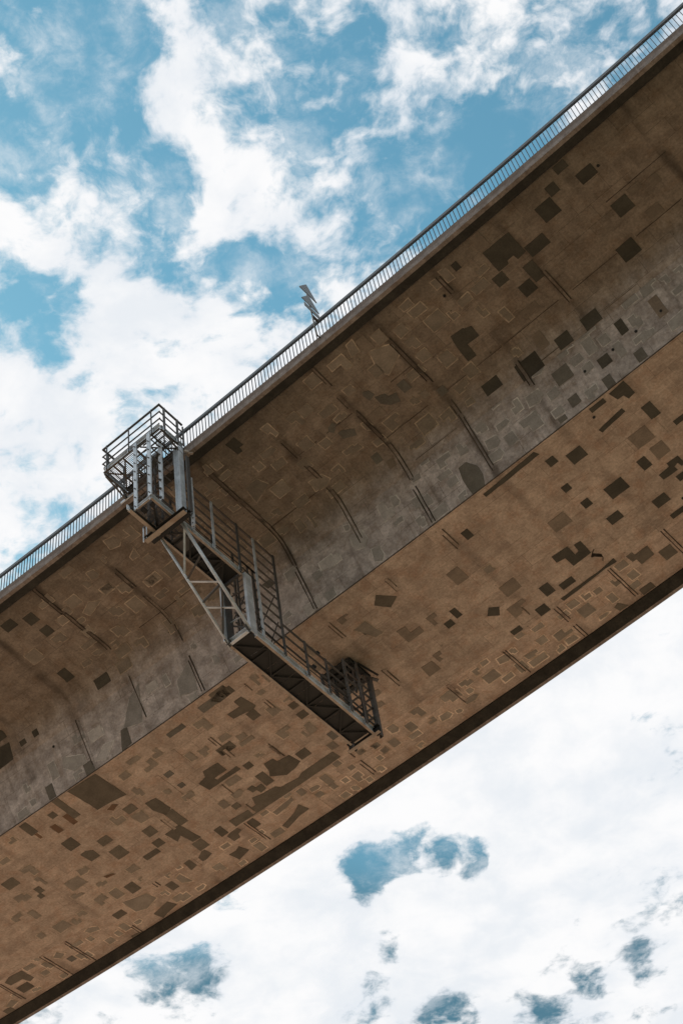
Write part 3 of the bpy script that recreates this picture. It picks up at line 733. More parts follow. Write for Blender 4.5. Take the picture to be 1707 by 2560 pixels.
# less legible pale patches between the ones above
scatter('f', 'o', -22, 6, VV[13] - 1.95, VV[13] - .12, 34, (.25, .62))
scatter('c', 'o', -9, 7, .1, 3.9, 30, (.25, .6))
scatter('w', 'o', -12, 13, VV[6] + .1, VV[7] - .08, 18, (.3, .7))
stuff_bm = {k: bmesh.new() for k in ('f', 'c', 'w', 's', 'e')}; stuff_m = {}
scatter('f', 'o', -22, 6, VV[13] - 1.95, VV[13] - .1, 30, (.16, .4), 'f')
scatter('c', 'o', -9, 9, .1, 4.3, 70, (.2, .55), 'c')
scatter('w', 'o', -14, 14, VV[6] + .1, VV[7] - .05, 18, (.18, .45), 'w')
scatter('w', 'o', 2, 13.5, VV[6] - .2, VV[7] - .05, 26, (.22, .6), 'w')
scatter('s', 'o', -17, -2, VV[7] + .15, VV[8] - .1, 60, (.18, .6), 's')
scatter('s', 'f', -17, 11, VV[7] + .15, VV[8] - .1, 12, (.25, .7), 'e')
for k, nm in (('f', 'f'), ('c', 'c'), ('w', 'w'), ('s', 's'), ('e', 's')):
    o = finish('small_mortar_patches', stuff_bm[k], stuff_m[k], ZONE[nm][0]); o['kind'] = 'stuff'

# construction joints across the slabs: a raised fillet between dark strips painting its shaded, dirty grooves
def joint(s, v0, v1, w=.055):
    zone = 'c' if v1 < VV[6] + .2 else 'w' if v1 < VV[7] + .01 else 's' if v1 < VV[8] + .01 else 'f'
    parent, lo, hi = ZONE[zone]
    lo, hi = (VV[0], VV[7]) if zone in 'cw' else (lo, hi)
    bm = bmesh.new(); k = rng.uniform(.8, 1.15) * w
    a0, a1 = v0, v1; j = lambda: rng.uniform(-.12, .12)
    rect = lambda x0, x1, a, b: rough_edge([(s + x0, a), (s + x1, a), (s + x1, b), (s + x0, b)], .006, .2, rng)
    slab_bm(bm, rect(-k, k, a0, a1), -.01, .013, 0, lo, hi)
    for sg in (-1, 1):
        if rng.random() < .1: continue
        if zone == 's' and rng.random() < .25: continue
        slab_bm(bm, rect(sg * k - .016, sg * k + .016, a0 + j(), a1 + j()), -.01, .018, 1, lo, hi)
    finish('expansion_joint', bm, [{'c': M_cant, 'w': M_web, 's': M_soff, 'f': M_far}[zone], M_seam if zone == 's' else M_jdark], parent)
for s, a, b2 in JOINTS: joint(s, a, b2)
for s, a, b2 in ((-3.4, .3, 1.1), (-3.38, 5.3, 6.3), (8.05, 3.9, 4.9), (8.05, .4, 1.0), (10.35, 2.3, 3.6), (-10.2, 4.7, 6.2), (10.1, 15.2, 16.1), (-12.4, 15.2, 15.9), (-9.9, 15.3, 16.6), (-1.1, 15.3, 16.4), (1.1, 15.6, 16.9), (-7.9, 11.2, 11.6), (-2.3, 8.9, 9.3), (-10.2, 9.7, 10.3)):
    joint(s, a, b2)
# longitudinal joint lines
def lline(zone, v, s0, s1, mat=M_jdark, w=.008, h=.012):
    parent, lo, hi = ZONE[zone]; bm = bmesh.new()
    slab_bm(bm, rough_edge([(s0, v - w), (s1, v - w), (s1, v + w), (s0, v + w)], .006, .3, rng), -.01, h, 0, lo, hi)
    finish('joint_line', bm, [mat], parent)
for s0, s1 in ((-6.6, -4.1), (3.5, 5.2), (5.9, 8.0), (8.1, 10.1), (10.6, 12.2), (12.9, 14.5), (-1.0, 1.1)): lline('c', 3.33 + rng.uniform(-.03, .03), s0, s1)
for s0, s1 in ((1.3, 2.0), (2.4, 3.4), (4.9, 5.7), (12.9, 15)): lline('c', 1.9 + rng.uniform(-.2, .2), s0, s1)
for s0, s1 in ((3.9, 5.5), (8.4, 9.6), (10.9, 12.1)): lline('c', 4.45, s0, s1, M_seam, .006)
parent = bridge
bm = bmesh.new()
slab_bm(bm, [(-30, VV[7] - .03), (24, VV[7] - .03), (24, VV[7] - .002), (-30, VV[7] - .002)], -.01, .018, 0, VV[6], VV[7])
finish('web_edge_strip', bm, [M_jdark], web)  # dark strip along the lower edge of the web
# drain holes
for s, v in DRAINS:
    zone = 'c' if v < VV[6] else 'w' if v < VV[7] else 's'
    pl, lo, hi = ZONE[zone]; bm = bmesh.new()
    slab_bm(bm, [(s + .045 * math.cos(i * .785), v + .045 * math.sin(i * .785)) for i in range(8)], -.01, .02, 0, lo, hi)
    finish('drain_pipe', bm, [M_black], pl)
# a hand-drawn dark squiggle near the far side of the soffit
bm = bmesh.new(); pts = [(6.22, 9.97), (6.1, 10.06), (5.98, 10.17), (6.06, 10.2), (6.2, 10.19), (6.27, 10.28), (6.24, 10.42), (6.15, 10.55)]
pts = [(a, VV[7] + b2 - 5.754) for a, b2 in pts]
lft = [(a - .0, b2 - .012) for a, b2 in pts]; rgh = [(a + .014, b2 + .012) for a, b2 in pts][::-1]
slab_bm(bm, lft + rgh, -.01, .006, 0, VV[7], VV[8]); finish('tar_squiggle', bm, [M_jdark], soff)

# ------------------------------------------------------------------ edge railing
RO = B(4, .08, 0)
rail = thing('bridge_railing', 'grey steel railing with thin upright bars along the near bridge edge', 'railing', RO)
def rsweep(name, t0, t1, z0, z1, mat):
    mb = MB(); sweep(mb, [(t0, z0), (t0, z1), (t1, z1), (t1, z0)], [0] * 4, [x for x in STN if -30 <= x <= 34]); return mb.build(name, [mat], rail, RO)
rsweep('handrail', .045, .115, .965, 1.10, M_rail)
rsweep('top_bar', .058, .102, .925, .962, M_bal)
rsweep('bottom_bar', .06, .10, .03, .055, M_bal)
def boxmesh(name, x, y, z0, z1, mat):
    bm = bmesh.new(); bmesh.ops.create_cube(bm, size=1)
    for v in bm.verts: v.co = Vector((v.co.x * x, v.co.y * y, z0 + (v.co.z + .5) * (z1 - z0)))
    me = bpy.data.meshes.new(name); bm.to_mesh(me); bm.free(); me.materials.append(mat); return me
bme = boxmesh('baluster', .020, .022, 0.0, .93, M_bal)
s = -10.0; SP = .1265
extra = MB()
while s < 24.5:
    o = link('baluster', bme, rail, B(s, .08, 0) - RO); o.rotation_euler = (rng.uniform(-.006, .006), rng.uniform(-.008, .008), AZ + KC * s); s += SP
n_bal = sum(1 for o in rail.children if o.name.startswith('baluster'))
pme = boxmesh('post', .06, .05, -.02, .93, M_bal)

# ------------------------------------------------------------------ inspection gantry
# three levels: grated platform outside the rail, a landing and walkway under the cantilever,
# and a lower walkway under the box; sR / sL are its two long sides
SR, SL = -1.53, -2.27
GO = B(-1.9, 0, -.1)
gantry = thing('inspection_gantry', 'galvanised steel inspection gantry with caged ladder and walkways slung under the bridge', 'gantry', GO)

def frame_axes(p0, p1, up):
    d = (p1 - p0).normalized(); u = up - d * up.dot(d)
    if u.length < 1e-4: u = Vector((1, 0, 0)) - d * d.x
    u.normalize(); return d, u, d.cross(u)

PROFILES = {
    'box': lambda w, h: [(-w/2, -h/2), (w/2, -h/2), (w/2, h/2), (-w/2, h/2)],
    'chan': lambda w, h: [(-w/2, -h/2), (w/2, -h/2), (w/2, -h/2 + .014), (-w/2 + .014, -h/2 + .014), (-w/2 + .014, h/2 - .014), (w/2, h/2 - .014), (w/2, h/2), (-w/2, h/2)],
    'angle': lambda w, h: [(-w/2, -h/2), (w/2, -h/2), (w/2, -h/2 + .012), (-w/2 + .012, -h/2 + .012), (-w/2 + .012, h/2), (-w/2, h/2)],
    'ibeam': lambda w, h: [(-w/2, -h/2), (w/2, -h/2), (w/2, -h/2 + .016), (.008, -h/2 + .016), (.008, h/2 - .016), (w/2, h/2 - .016), (w/2, h/2), (-w/2, h/2), (-w/2, h/2 - .016), (-.008, h/2 - .016), (-.008, -h/2 + .016), (-w/2, -h/2 + .016)],
    'pipe': lambda w, h: [(w/2 * math.cos(i * math.pi / 5), h/2 * math.sin(i * math.pi / 5)) for i in range(10)],
}

def section_into(bm, p0, p1, kind, w, h, up, mi=0, mi_low=None):
    d, u, x = frame_axes(p0, p1, up)
    pr = PROFILES[kind](w, h)
    a = [bm.verts.new(p0 + x * q[0] + u * q[1]) for q in pr]; b = [bm.verts.new(p1 + x * q[0] + u * q[1]) for q in pr]
    n = len(pr)
    for i in range(n):
        j = (i + 1) % n; f = bm.faces.new([a[i], a[j], b[j], b[i]]); f.material_index = mi
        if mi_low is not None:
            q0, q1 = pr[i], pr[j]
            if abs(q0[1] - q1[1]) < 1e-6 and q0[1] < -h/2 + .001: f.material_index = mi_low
    bm.faces.new(a[::-1]); bm.faces.new(b)

def bar(name, a, b, kind='box', w=.05, h=.05, mat=None, up=None, low=None, root=None, org=None):
    root = root or gantry; org = org or GO
    p0, p1 = B(*a) - org, B(*b) - org
    bm = bmesh.new()
    section_into(bm, p0, p1, kind, w, h, up or Vector((0, 0, 1)), 0, 1 if low else None)
    bmesh.ops.recalc_face_normals(bm, faces=bm.faces)
    me = bpy.data.meshes.new(name); bm.to_mesh(me); bm.free()
    me.materials.append(mat or M_galv)
    if low: me.materials.append(low)
    if kind == 'pipe': me.polygons.foreach_set('use_smooth', [len(p.vertices) == 4 for p in me.polygons])
    return link(name, me, root)

TAN = B(1, 0, 0) - B(0, 0, 0); TAN.z = 0; TAN.normalize()       # along the deck
NRM = Vector((-TAN.y, TAN.x, 0))                                 # across it

def bolts(parent, pts, r=.018, ln=.02, axis=None):
    bm = bmesh.new()
    for p in pts:
        c = B(*p) - GO; ax = axis or -NRM
        section_into(bm, c, c + ax * ln, 'pipe', r * 2, r * 2, Vector((0, 0, 1)))
    me = bpy.data.meshes.new('bolts'); bm.to_mesh(me); bm.free(); me.materials.append(M_galvd)
    return link('bolts', me, parent)

def plate(name, corners, th, mat, root=None):
    bm = bmesh.new(); P0 = [B(*c) - GO for c in corners]
    a = [bm.verts.new(p) for p in P0]; b = [bm.verts.new(p + Vector((0, 0, th))) for p in P0]; n = len(a)
    bm.faces.new(a[::-1]); bm.faces.new(b)
    for i in range(n): bm.faces.new([a[i], a[(i + 1) % n], b[(i + 1) % n], b[i]])
    bmesh.ops.recalc_face_normals(bm, faces=bm.faces)
    me = bpy.data.meshes.new(name); bm.to_mesh(me); bm.free(); me.materials.append(mat); return link(name, me, root or gantry)

def grating(s0, s1, t0, t1, z, step=.05, cross=.45):
    bm = bmesh.new(); s = s0
    while s <= s1:
        section_into(bm, B(s, t0, z) - GO, B(s, t1, z) - GO, 'box', .007, .032, Vector((0, 0, 1))); s += step
    t = t0 + .1
    while t < t1:
        section_into(bm, B(s0, t, z) - GO, B(s1, t, z) - GO, 'box', .008, .02, Vector((0, 0, 1))); t += cross
    me = bpy.data.meshes.new('floor_grating'); bm.to_mesh(me); bm.free(); me.materials.append(M_galvd)
    o = link('floor_grating', me, gantry); o['kind'] = 'stuff'

# --- upper platform
uS0, uS1, uT0, uT1, uZ = -3.44, -1.13, -1.02, -.07, .03
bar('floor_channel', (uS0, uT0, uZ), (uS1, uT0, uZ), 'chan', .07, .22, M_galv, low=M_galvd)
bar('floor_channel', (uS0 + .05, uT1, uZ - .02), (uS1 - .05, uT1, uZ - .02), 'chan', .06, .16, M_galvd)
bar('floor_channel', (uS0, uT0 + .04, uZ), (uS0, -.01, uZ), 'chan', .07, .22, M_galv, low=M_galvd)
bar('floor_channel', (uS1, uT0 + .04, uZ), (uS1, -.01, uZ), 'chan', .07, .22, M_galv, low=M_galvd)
for s in (-3.05, -2.66, -2.16, -1.47): bar('floor_joist', (s, uT0 + .04, uZ - .05), (s, uT1 - .03, uZ - .05), 'angle', .06, .09, M_galvd)
bar('floor_brace', (uS0 + .08, uT0 + .06, -.075), (-2.62, uT1 - .05, -.075), 'angle', .05, .05, M_galvd)
bar('floor_brace', (-2.62, uT0 + .06, -.065), (uS0 + .08, uT1 - .05, -.065), 'angle', .05, .05, M_galvd)
bar('floor_brace', (-2.0, uT0 + .06, -.075), (uS1 - .08, uT1 - .05, -.075), 'angle', .05, .05, M_galvd)
grating(uS0 + .05, -2.2, uT0 + .05, uT1 - .04, .07)
grating(-1.46, uS1 - .05, uT0 + .05, uT1 - .04, .07)
for s in (-3.28, -2.36, -1.42): bar('post', (s, uT0 - .045, -.10), (s, uT0 - .045, 1.23), 'box', .075, .03, M_galvd)
for t in (-.86, -.28): bar('post', (uS1 + .045, t, -.08), (uS1 + .045, t, 1.23), 'box', .03, .075, M_galvd)
bar('post', (uS1 + .045, -.03, .02), (uS1 + .045, -.03, 1.1), 'box', .04, .05, M_galvd)
for t in (-.80, -.10): bar('post', (uS0 - .045, t, -.08), (uS0 - .045, t, 1.23), 'box', .03, .065, M_galvd)
for z, w in ((1.25, .055), (.84, .035), (.44, .035)):
    bar('guard_rail', (uS0 - .05, uT0 - .02, z), (uS1 + .05, uT0 - .02, z), 'box', w, w, M_galvd)
    bar('guard_rail', (uS1 + .02, uT0, z), (uS1 + .02, -.02, z), 'box', w, w, M_galvd)
    bar('guard_rail', (uS0 - .02, uT0, z), (uS0 - .02, -.06, z), 'box', w, w, M_galvd)
bar('toe_board', (uS0, uT0 - .005, .20), (uS1, uT0 - .005, .20), 'box', .012, .10, M_galvd)
# inner guard round the hatch
for s in (-2.16, -1.5): bar('post', (s, -.42, .08), (s, -.42, 1.0), 'box', .055, .035, M_galvd)
bar('post', (-1.82, -.42, .4), (-1.82, -.42, 1.0), 'box', .03, .03, M_galvd)
for z in (1.0, .62, .25): bar('guard_rail', (-2.36, -.42, z), (-1.45, -.42, z), 'box', .04, .04, M_galvd)
# brackets to the deck edge
bar('bracket_strut', (uS0, -.93, -.12), (uS0, -.06, -.43), 'angle', .06, .06, M_galvd)
bar('bracket_strut', (uS0 + .02, -.30, -.10), (uS0 + .02, -.05, -.40), 'box', .05, .05, M_galvd)
bar('bracket_strut', (uS1, -.75, -.12), (uS1, -.06, -.43), 'angle', .05, .05, M_galvd)
bar('bracket_beam', (-3.35, -.06, -.17), (-1.2, -.06, -.17), 'ibeam', .08, .16, M_galvd)
bar('clamp_plate', (-3.68, -.035, -.39), (-3.12, -.035, -.39), 'box', .04, .09, M_galv)
bar('hanger', (-1.42, -.10, -.08), (-1.42, -.10, -.80), 'box', .12, .05, M_galvd, up=TAN)
bar('knee_bracket', (-1.05, -.05, -.32), (-.86, .10, -.50), 'box', .07, .07, M_under)

# --- ladder cage down to the landing
lZ = -3.30
def cage_post(s, t, z0, z1, w=.125, mat=None, face='t'):
    p = bar('ladder_post', (s, t, z0), (s, t, z1), 'chan', .05, w, mat or M_galv, up=TAN if face == 't' else NRM)
    if mat is None:
        z = z0 + .1; pts = []
        while z < z1 - .1: pts.append((s + .02, t - .028, z)); pts.append((s - .02, t - .028, z + .07)); z += .45
        bolts(p, pts)
    return p
cage_post(-2.08, -1.085, -3.46, .0)
cage_post(SR, -1.085, -3.30, .0)
cage_post(SR, -.60, -3.02, .12)
cage_post(-2.08, -.55, -3.2, .05, .10, M_galvd)
cage_post(-1.86, -.22, -3.25, -.2, .07, M_galvd)
cage_post(-2.12, -.22, -3.25, -.2, .07, M_galvd)
z = -3.0
k = 0
while z < -.15:
    bar('cage_bar', (-2.12, -1.06, z), (SR + .03, -1.06, z), 'angle', .045, .045, M_galvd)
    bar('cage_bar', (SR, -1.04, z + .04), (SR, -.14, z + .04), 'angle', .04, .04, M_galvd)
    bar('cage_bar', (-2.12, -1.04, z + .04), (-2.12, -.14, z + .04), 'angle', .04, .04, M_galvd)
    z += .46
z = -3.05
while z < 0:
    bar('ladder_rung', (-2.12, -.22, z), (-1.86, -.22, z), 'pipe', .028, .028, M_galvd); z += .29
bar('cage_diagonal', (-2.08, -.30, -1.15), (SR, -.55, -.35), 'box', .04, .04, M_galvd)
bar('cage_diagonal', (-2.05, -.6, -.95), (SR, -.62, -.6), 'box', .16, .06, M_galvd)

# big hanger column from the deck edge
hc = bar('hanger_column', (-1.22, -.14, -3.50), (-1.22, -.14, -.10), 'ibeam', .20, .22, M_galv, up=TAN)
bar('hanger_column', (-1.02, .02, -3.45), (-1.02, .02, -.62), 'chan', .06, .12, M_galvd, up=NRM)
p = bar('ladder_post', (-1.06, .15, -4.0), (-1.06, .15, -1.6), 'chan', .05, .11, M_galv, up=TAN)
bolts(p, [(-1.05 + .02 * (i % 2), .12, -3.9 + i * .22) for i in range(10)])

# --- landing and upper walkway
wT = 2.72
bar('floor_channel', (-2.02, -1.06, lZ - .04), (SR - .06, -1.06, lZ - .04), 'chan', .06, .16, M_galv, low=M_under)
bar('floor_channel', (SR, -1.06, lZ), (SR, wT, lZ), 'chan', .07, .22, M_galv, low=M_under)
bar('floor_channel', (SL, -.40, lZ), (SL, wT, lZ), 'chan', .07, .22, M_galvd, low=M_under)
bar('floor_channel', (SL, wT, lZ), (SR, wT, lZ), 'chan', .07, .22, M_galvd)
grating(-2.16, SR - .05, -1.0, .45, lZ - .02, .035, .12)
tt = [.48, 1.05, 1.60, 2.15, 2.68]
for i, (a, b2) in enumerate(zip(tt, tt[1:])):
    plate('floor_plate', [(SL + .04, a, lZ - .02), (SR - .04, a, lZ - .02), (SR - .04, b2 - .012, lZ - .02), (SL + .04, b2 - .012, lZ - .02)], .012, M_plate if i else M_galvd)
for i, (a, b2) in enumerate(zip([-.95, .0, .6, 1.3, 2.0], [.0, .6, 1.3, 2.0, 2.66])):
    e0, e1 = (SL + .05, SR - .05) if i % 2 else (SR - .05, SL + .05)
    bar('floor_brace', (e0, a + .03, lZ - .07), (e1, b2 - .02, lZ - .07), 'angle', .055, .055, M_plate)
    if i > 1: bar('floor_joist', (SL + .04, a, lZ - .06), (SR - .04, a, lZ - .06), 'angle', .05, .07, M_plate)
bar('carriage_beam', (-2.19, -1.26, lZ - .16), (-2.19, .1, lZ - .16), 'ibeam', .11, .17, M_galvd, low=M_under)
bar('end_plate', (-2.19, -1.285, lZ - .28), (-2.19, -1.285, lZ - .05), 'box', .12, .02, M_galv, up=TAN)
bar('carriage_beam', (-2.56, -.20, lZ - .29), (-1.03, -.20, lZ - .29), 'ibeam', .16, .18, M_plate, low=M_under)
bar('carriage_beam', (-2.5, .03, lZ - .16), (-1.06, .03, lZ - .16), 'ibeam', .12, .18, M_plate)
for s in (-2.62, -2.50): bar('hanger_rod', (s, -.22, lZ - .34), (s, -.22, lZ + .34), 'box', .035, .035, M_galv)
bar('hanger_rod', (-2.64, -.22, lZ + .36), (-2.25, -.22, lZ + .36), 'box', .05, .05, M_galvd)
plate('clamp_plate', [(-2.02, -.96, lZ - .14), (-1.9, -.96, lZ - .14), (-1.9, -.8, lZ - .14), (-2.02, -.8, lZ - .14)], .08, M_black)
plate('clamp_plate', [(-1.72, -.92, lZ - .12), (-1.6, -.92, lZ - .12), (-1.6, -.8, lZ - .12), (-1.72, -.8, lZ - .12)], .06, M_black)

def handrails(s, t0, t1, zs, w=.04, top=.05):
    for i, z in enumerate(zs): bar('guard_rail', (s, t0, z), (s, t1, z), 'box', top if i == 0 else w, top if i == 0 else w, M_galvd)
WZ = (-.95, -1.42, -1.88, -2.34, -2.72)
for s, sg in ((SR, 1), (SL, -1)):
    x = s + sg * .055
    for t in ((.66, 1.53, 2.66) if sg > 0 else (-.3, .66, 1.53, 2.5)):
        p = bar('post', (x, t, lZ - .02), (x, t, -.93), 'chan', .035, .085, M_galv if (sg > 0 and t < 2.2) else M_galvd, up=NRM)  # darker steel deeper under the deck, shade put into the colour
    handrails(s + sg * .02, -.05 if sg > 0 else -.35, 4.38 if sg > 0 else 2.75, WZ)

# --- stair tower down to the lower walkway
dZ = -5.80
for s, sg, tC in ((SR, 1, 2.99), (SL, -1, 2.90)):
    bar('tower_column', (s, tC, dZ - .14), (s, tC, lZ + .12), 'chan', .10, .27, M_galv if sg > 0 else M_galvd, up=NRM)
    x = s + sg * .05
    for t, z1 in ((3.42, -.95), (4.36, -.93)):
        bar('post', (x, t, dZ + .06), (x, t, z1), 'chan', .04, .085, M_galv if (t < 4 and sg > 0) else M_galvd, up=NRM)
    z = -3.12
    while z > -5.6:
        bar('guard_rail', (s + sg * .02, 3.24, z), (s + sg * .02, 4.40, z), 'box', .042, .042, M_galvd); z -= .46
    bar('guard_rail', (s + sg * .02, 2.72, -2.72), (s + sg * .02, 3.4, -2.72), 'box', .04, .04, M_galvd)
bar('tower_column', (SL - .02, 2.70, dZ - .1), (SL - .02, 2.70, lZ - .1), 'box', .05, .12, M_galv, up=NRM)
for s in (-2.12, -1.72): bar('ladder_stile', (s, 3.3, dZ + .02), (s, 3.3, lZ + 1.0), 'box', .03, .07, M_galvd, up=NRM)
z = dZ + .3
while z < lZ + .9: bar('ladder_rung', (-2.12, 3.3, z), (-1.72, 3.3, z), 'pipe', .03, .03, M_galvd); z += .28
bar('tower_brace', (SL + .02, 2.92, dZ + .95), (SR - .05, 2.92, dZ + .83), 'angle', .05, .05, M_galv)
bar('tower_brace', (SL + .02, 2.92, dZ + 2.1), (SR - .05, 2.92, dZ + 1.95), 'angle', .05, .05, M_galvd)
bar('tower_brace', (SL + .03, 3.0, dZ + 1.0), (SR - .03, 3.0, dZ + 1.95), 'angle', .04, .04, M_galvd)
bar('tower_brace', (SR - .03, 3.05, dZ + .2), (SL + .03, 3.05, dZ + .9), 'angle', .04, .04, M_galvd)
bar('tower_brace', (SL + .03, 4.3, dZ + .3), (SR - .03, 4.3, dZ + 1.6), 'angle', .04, .04, M_galvd)
bar('tower_brace', (SL + .03, 4.3, dZ + 1.9), (SR - .03, 4.3, dZ + 2.9), 'angle', .04, .04, M_galvd)

# raking props between the landing and the foot of the tower, with lacing
R0, R1, L0, L1 = Vector((SR + .06, .10, lZ - .13)), Vector((SR + .01, 2.86, dZ - .03)), Vector((SL + .03, .05, lZ - .16)), Vector((SL, 2.80, dZ - .10))
bar('raking_prop', tuple(R0), tuple(R1), 'pipe', .105, .105, M_galv)
bar('raking_prop', tuple(L0), tuple(L1), 'pipe', .085, .085, M_galv)
lr = lambda a, b2, f: tuple(a.lerp(b2, f))
for side0, f0, side1, f1, mt in (('R', .05, 'L', .36, M_galv), ('L', .40, 'R', .30, M_galvd), ('L', .42, 'R', .56, M_galv), ('R', .58, 'L', .62, M_galvd), ('R', .60, 'L', .92, M_galvd), ('L', .66, 'R', .80, M_galv)):
    A_ = lr(R0, R1, f0) if side0 == 'R' else lr(L0, L1, f0); B_ = lr(R0, R1, f1) if side1 == 'R' else lr(L0, L1, f1)
    bar('lacing_bar', A_, B_, 'angle', .06, .06, mt)
for s in (SR, SL): bar('gusset', (s, 2.66, dZ + .02), (s, 2.9, dZ - .12), 'box', .02, .2, M_galvd)

# --- lower walkway under the box girder
eT = 8.40
bar('floor_channel', (SR, 3.12, dZ), (SR, eT, dZ), 'chan', .08, .28, M_galv, low=M_under)
bar('floor_channel', (SL, 2.86, dZ), (SL, eT - .15, dZ), 'chan', .08, .28, M_plate, low=M_under)
bar('floor_channel', (SL - .02, 2.84, dZ - .02), (SR - .06, 2.84, dZ - .02), 'chan', .10, .20, M_galv, up=Vector((0, 0, 1)))
tt = [2.92 + i * .686 for i in range(9)]
for a, b2 in zip(tt, tt[1:]):
    plate('floor_plate', [(SL + .04, a, dZ - .06), (SR - .04, a, dZ - .06), (SR - .04, b2 - .012, dZ - .06), (SL + .04, b2 - .012, dZ - .06)], .012, M_plate)
ts = [2.95, 3.75, 4.55, 5.35, 6.15, 6.95, 7.65, 8.3]
for i, (a, b2) in enumerate(zip(ts, ts[1:])):
    e0, e1 = (SL + .05, SR - .05) if i % 2 == 0 else (SR - .05, SL + .05)
    bar('floor_brace', (e0, a, dZ - .10), (e1, b2, dZ - .10), 'angle', .04, .04, M_plate)
    bar('floor_joist', (SL + .05, a, dZ - .085), (SR - .05, a, dZ - .085), 'angle', .05, .05, M_plate)
bar('end_beam', (-2.52, eT + .03, dZ + .02), (-1.34, eT + .03, dZ + .02), 'chan', .12, .30, M_plate, low=M_under)
bar('floor_edge_strip', (SL + .12, eT - .16, dZ - .14), (SR - .10, eT - .16, dZ - .14), 'box', .04, .02, M_under)
LZ = (-4.25, -4.72, -5.20)
for s, sg in ((SR, 1), (SL, -1)):
    x = s + sg * .055
    for t in (5.38, 6.35): bar('post', (x, t, dZ), (x, t, -4.24), 'chan', .04, .08, M_galvd, up=NRM)
    handrails(s + sg * .02, 4.38, 8.55, LZ, .042, .05)
    bar('post', (x, 7.32, dZ), (x, 7.32, -3.44), 'chan', .05, .11, M_galvd, up=NRM)
    bar('post', (x, 8.0, dZ), (x, 8.0, -2.98), 'chan', .05, .11, M_galvd, up=NRM)
    bar('guard_rail', (s + sg * .02, 7.30, -3.45), (s + sg * .02, 8.66, -3.45), 'box', .045, .045, M_galvd)
    bar('guard_rail', (s + sg * .02, 7.30, -3.86), (s + sg * .02, 8.66, -3.86), 'box', .042, .042, M_galvd)
    bar('guard_rail', (s + sg * .02, 7.30, -5.48), (s + sg * .02, 8.5, -5.48), 'box', .042, .042, M_galvd)
bar('corner_post', (SR + .06, 8.62, dZ - .12), (SR + .06, 8.62, -3.25), 'chan', .13, .15, M_galvd, up=NRM)
bar('corner_post', (SL - .06, 8.50, dZ - .12), (SL - .06, 8.50, -3.2), 'chan', .09, .12, M_galvd, up=NRM)
bar('corner_post', (-1.72, 8.52, dZ), (-1.72, 8.52, -3.2), 'box', .06, .06, M_galvd)
z = -3.45
while z > -5.7:
    bar('guard_rail', (SL - .05, 8.52, z), (SR + .05, 8.52, z), 'box', .05, .05, M_galvd); z -= .42
bar('post_cap', (SR - .02, 8.40, -3.26), (SR + .22, 8.86, -3.30), 'box', .10, .05, M_galvd)
# roller carriage running under the soffit
for s in (-2.52, -1.50): bar('carriage_side', (s, 7.72, -3.06), (s, 8.78, -3.06), 'chan', .06, .14, M_black)
for t in (7.76, 8.02, 8.28, 8.72): bar('carriage_bar', (-2.52, t, -3.04), (-1.50, t, -3.04), 'box', .16, .10, M_black)
plate('carriage_deck', [(-2.50, 7.80, -3.00), (-1.52, 7.80, -3.00), (-1.52, 8.55, -3.00), (-2.50, 8.55, -3.00)], .012, M_plate)
for s in (-2.44, -1.58):
    for t in (7.9, 8.6): bar('roller', (s - .05, t, -2.955), (s + .05, t, -2.955), 'pipe', .20, .20, M_black)
for s in (-2.3, -1.62): bar('carriage_leg', (s, 8.03, -3.1), (s, 8.0, -4.3), 'box', .06, .06, M_galvd)
bar('carriage_side', (-1.44, 8.05, -3.02), (-1.30, 8.9, -3.02), 'box', .05, .05, M_black)
# two small lamps on the walkway rail
for t, z in ((6.05, -4.12), (5.75, -5.0)): bar('work_lamp', (SR - .02, t, z), (SR - .02, t + .10, z + .02), 'pipe', .12, .12, M_black)

# ------------------------------------------------------------------ road sign on a pole at the railing
SO = B(4.33, -.16, -.2)
sign = thing('road_sign', 'pole clamped to the railing with two triangular signs above a rectangular plate', 'road sign', SO)
def sbar(name, a, b2, kind, w, h, mat, up=None): return bar(name, a, b2, kind, w, h, mat, up, None, sign, SO)
sbar('pole', (4.33, -.16, -.20), (4.33, -.24, 2.75), 'pipe', .050, .050, M_sign)
def sign_plate(name, outline, s, tilt=0.0):
    bm = bmesh.new(); n = len(outline)
    a = [bm.verts.new(B(s, t, z) - SO) for t, z in outline]; b2 = [bm.verts.new(B(s + .022, t, z) - SO) for t, z in outline]
    bm.faces.new(a); bm.faces.new(b2[::-1])
    for i in range(n): bm.faces.new([a[i], b2[i], b2[(i + 1) % n], a[(i + 1) % n]])
    bmesh.ops.recalc_face_normals(bm, faces=bm.faces)
    me = bpy.data.meshes.new(name); bm.to_mesh(me); bm.free(); me.materials.append(M_sign); return link(name, me, sign)
def tri(tc_, z, w, h, r=.03):
    pts = []
    for (x, y), (d0, d1) in (((-w/2, 0), (90, 240)), ((w/2, 0), (-60, 90)), ((0, h), (30, 150))):
        pts += [(tc_ + x * .94 + r * math.cos(R_(d0 + (d1 - d0) * k / 3 + (0 if x <= 0 or y else 0))), z + y * .94 + r * math.sin(R_(d0 + (d1 - d0) * k / 3))) for k in range(4)]
    cx = sum(p[0] for p in pts) / len(pts); cy = sum(p[1] for p in pts) / len(pts)
    return sorted(pts, key=lambda p: math.atan2(p[1] - cy, p[0] - cx))
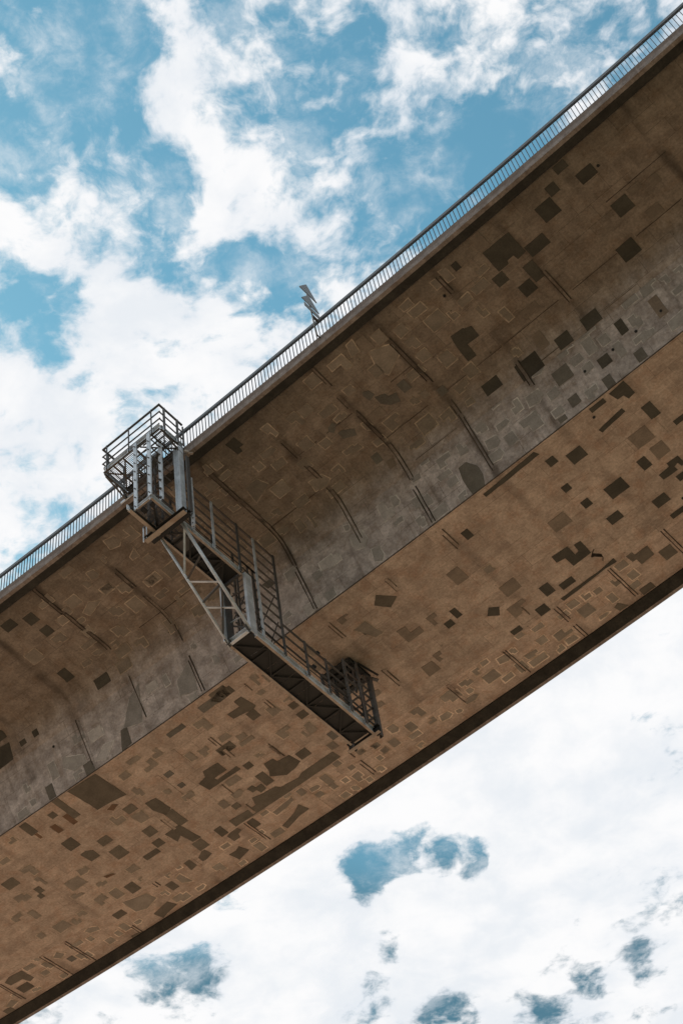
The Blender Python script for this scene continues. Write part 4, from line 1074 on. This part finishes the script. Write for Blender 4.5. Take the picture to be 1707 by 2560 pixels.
for z in (2.22, 1.50):
    o = sign_plate('sign_plate', tri(-.255, z, .78, .66), 4.365)
    for dz in (.12, .36):
        bm = bmesh.new(); section_into(bm, B(4.352, -.255 - .2 + dz * .3, z + dz) - SO, B(4.352, -.255 + .2 - dz * .3, z + dz) - SO, 'box', .02, .03, Vector((0, 0, 1)))
        me = bpy.data.meshes.new('bracket'); bm.to_mesh(me); bm.free(); me.materials.append(M_galvd); link('bracket', me, o)
sign_plate('supplementary_plate', [(-.56, 1.12), (.12, 1.12), (.12, 1.34), (-.56, 1.34)], 4.365)
sbar('clamp', (4.33, -.18, 1.0), (4.33, .05, 1.0), 'box', .07, .06, M_galvd)
sbar('clamp', (4.33, -.18, -.12), (4.33, -.01, -.12), 'box', .04, .03, M_galvd)

# conduit and cable clipped along the gantry, foot plates under the posts
def cable(name, pts, r, mat=M_black):
    for a, b2 in zip(pts, pts[1:]): bar(name, a, b2, 'pipe', r * 2, r * 2, mat)
cable('cable', [(-1.50, .1, -3.0), (-1.50, 1.2, -3.06), (-1.50, 2.6, -3.0), (-1.47, 3.25, -3.2), (-1.47, 3.3, -5.4), (-1.47, 4.6, -5.52), (-1.47, 6.3, -5.48), (-1.47, 7.9, -5.5), (-1.5, 8.1, -3.2)], .014)
for s, t, z in ((SR, .66, lZ + .1), (SR, 1.53, lZ + .1), (SR, 2.66, lZ + .1), (SR, 5.38, dZ + .1), (SR, 6.35, dZ + .1), (SR, 7.32, dZ + .1), (SR, 8.0, dZ + .1)):
    p = bar('foot_plate', (s + .045, t, z - .10), (s + .045, t, z + .08), 'box', .012, .14, M_galv, up=NRM)
    bolts(p, [(s + .06, t - .035, z - .05), (s + .06, t + .035, z - .05), (s + .06, t - .035, z + .04), (s + .06, t + .035, z + .04)], .012, .02, TAN)
for t in (-.86, -.28): bar('foot_plate', (uS1 + .04, t, -.08), (uS1 + .04, t, .12), 'box', .012, .12, M_galv, up=NRM)
for s in (-3.28, -2.36, -1.42): bar('foot_plate', (s, uT0 - .038, -.08), (s, uT0 - .038, .12), 'box', .12, .012, M_galv, up=NRM)
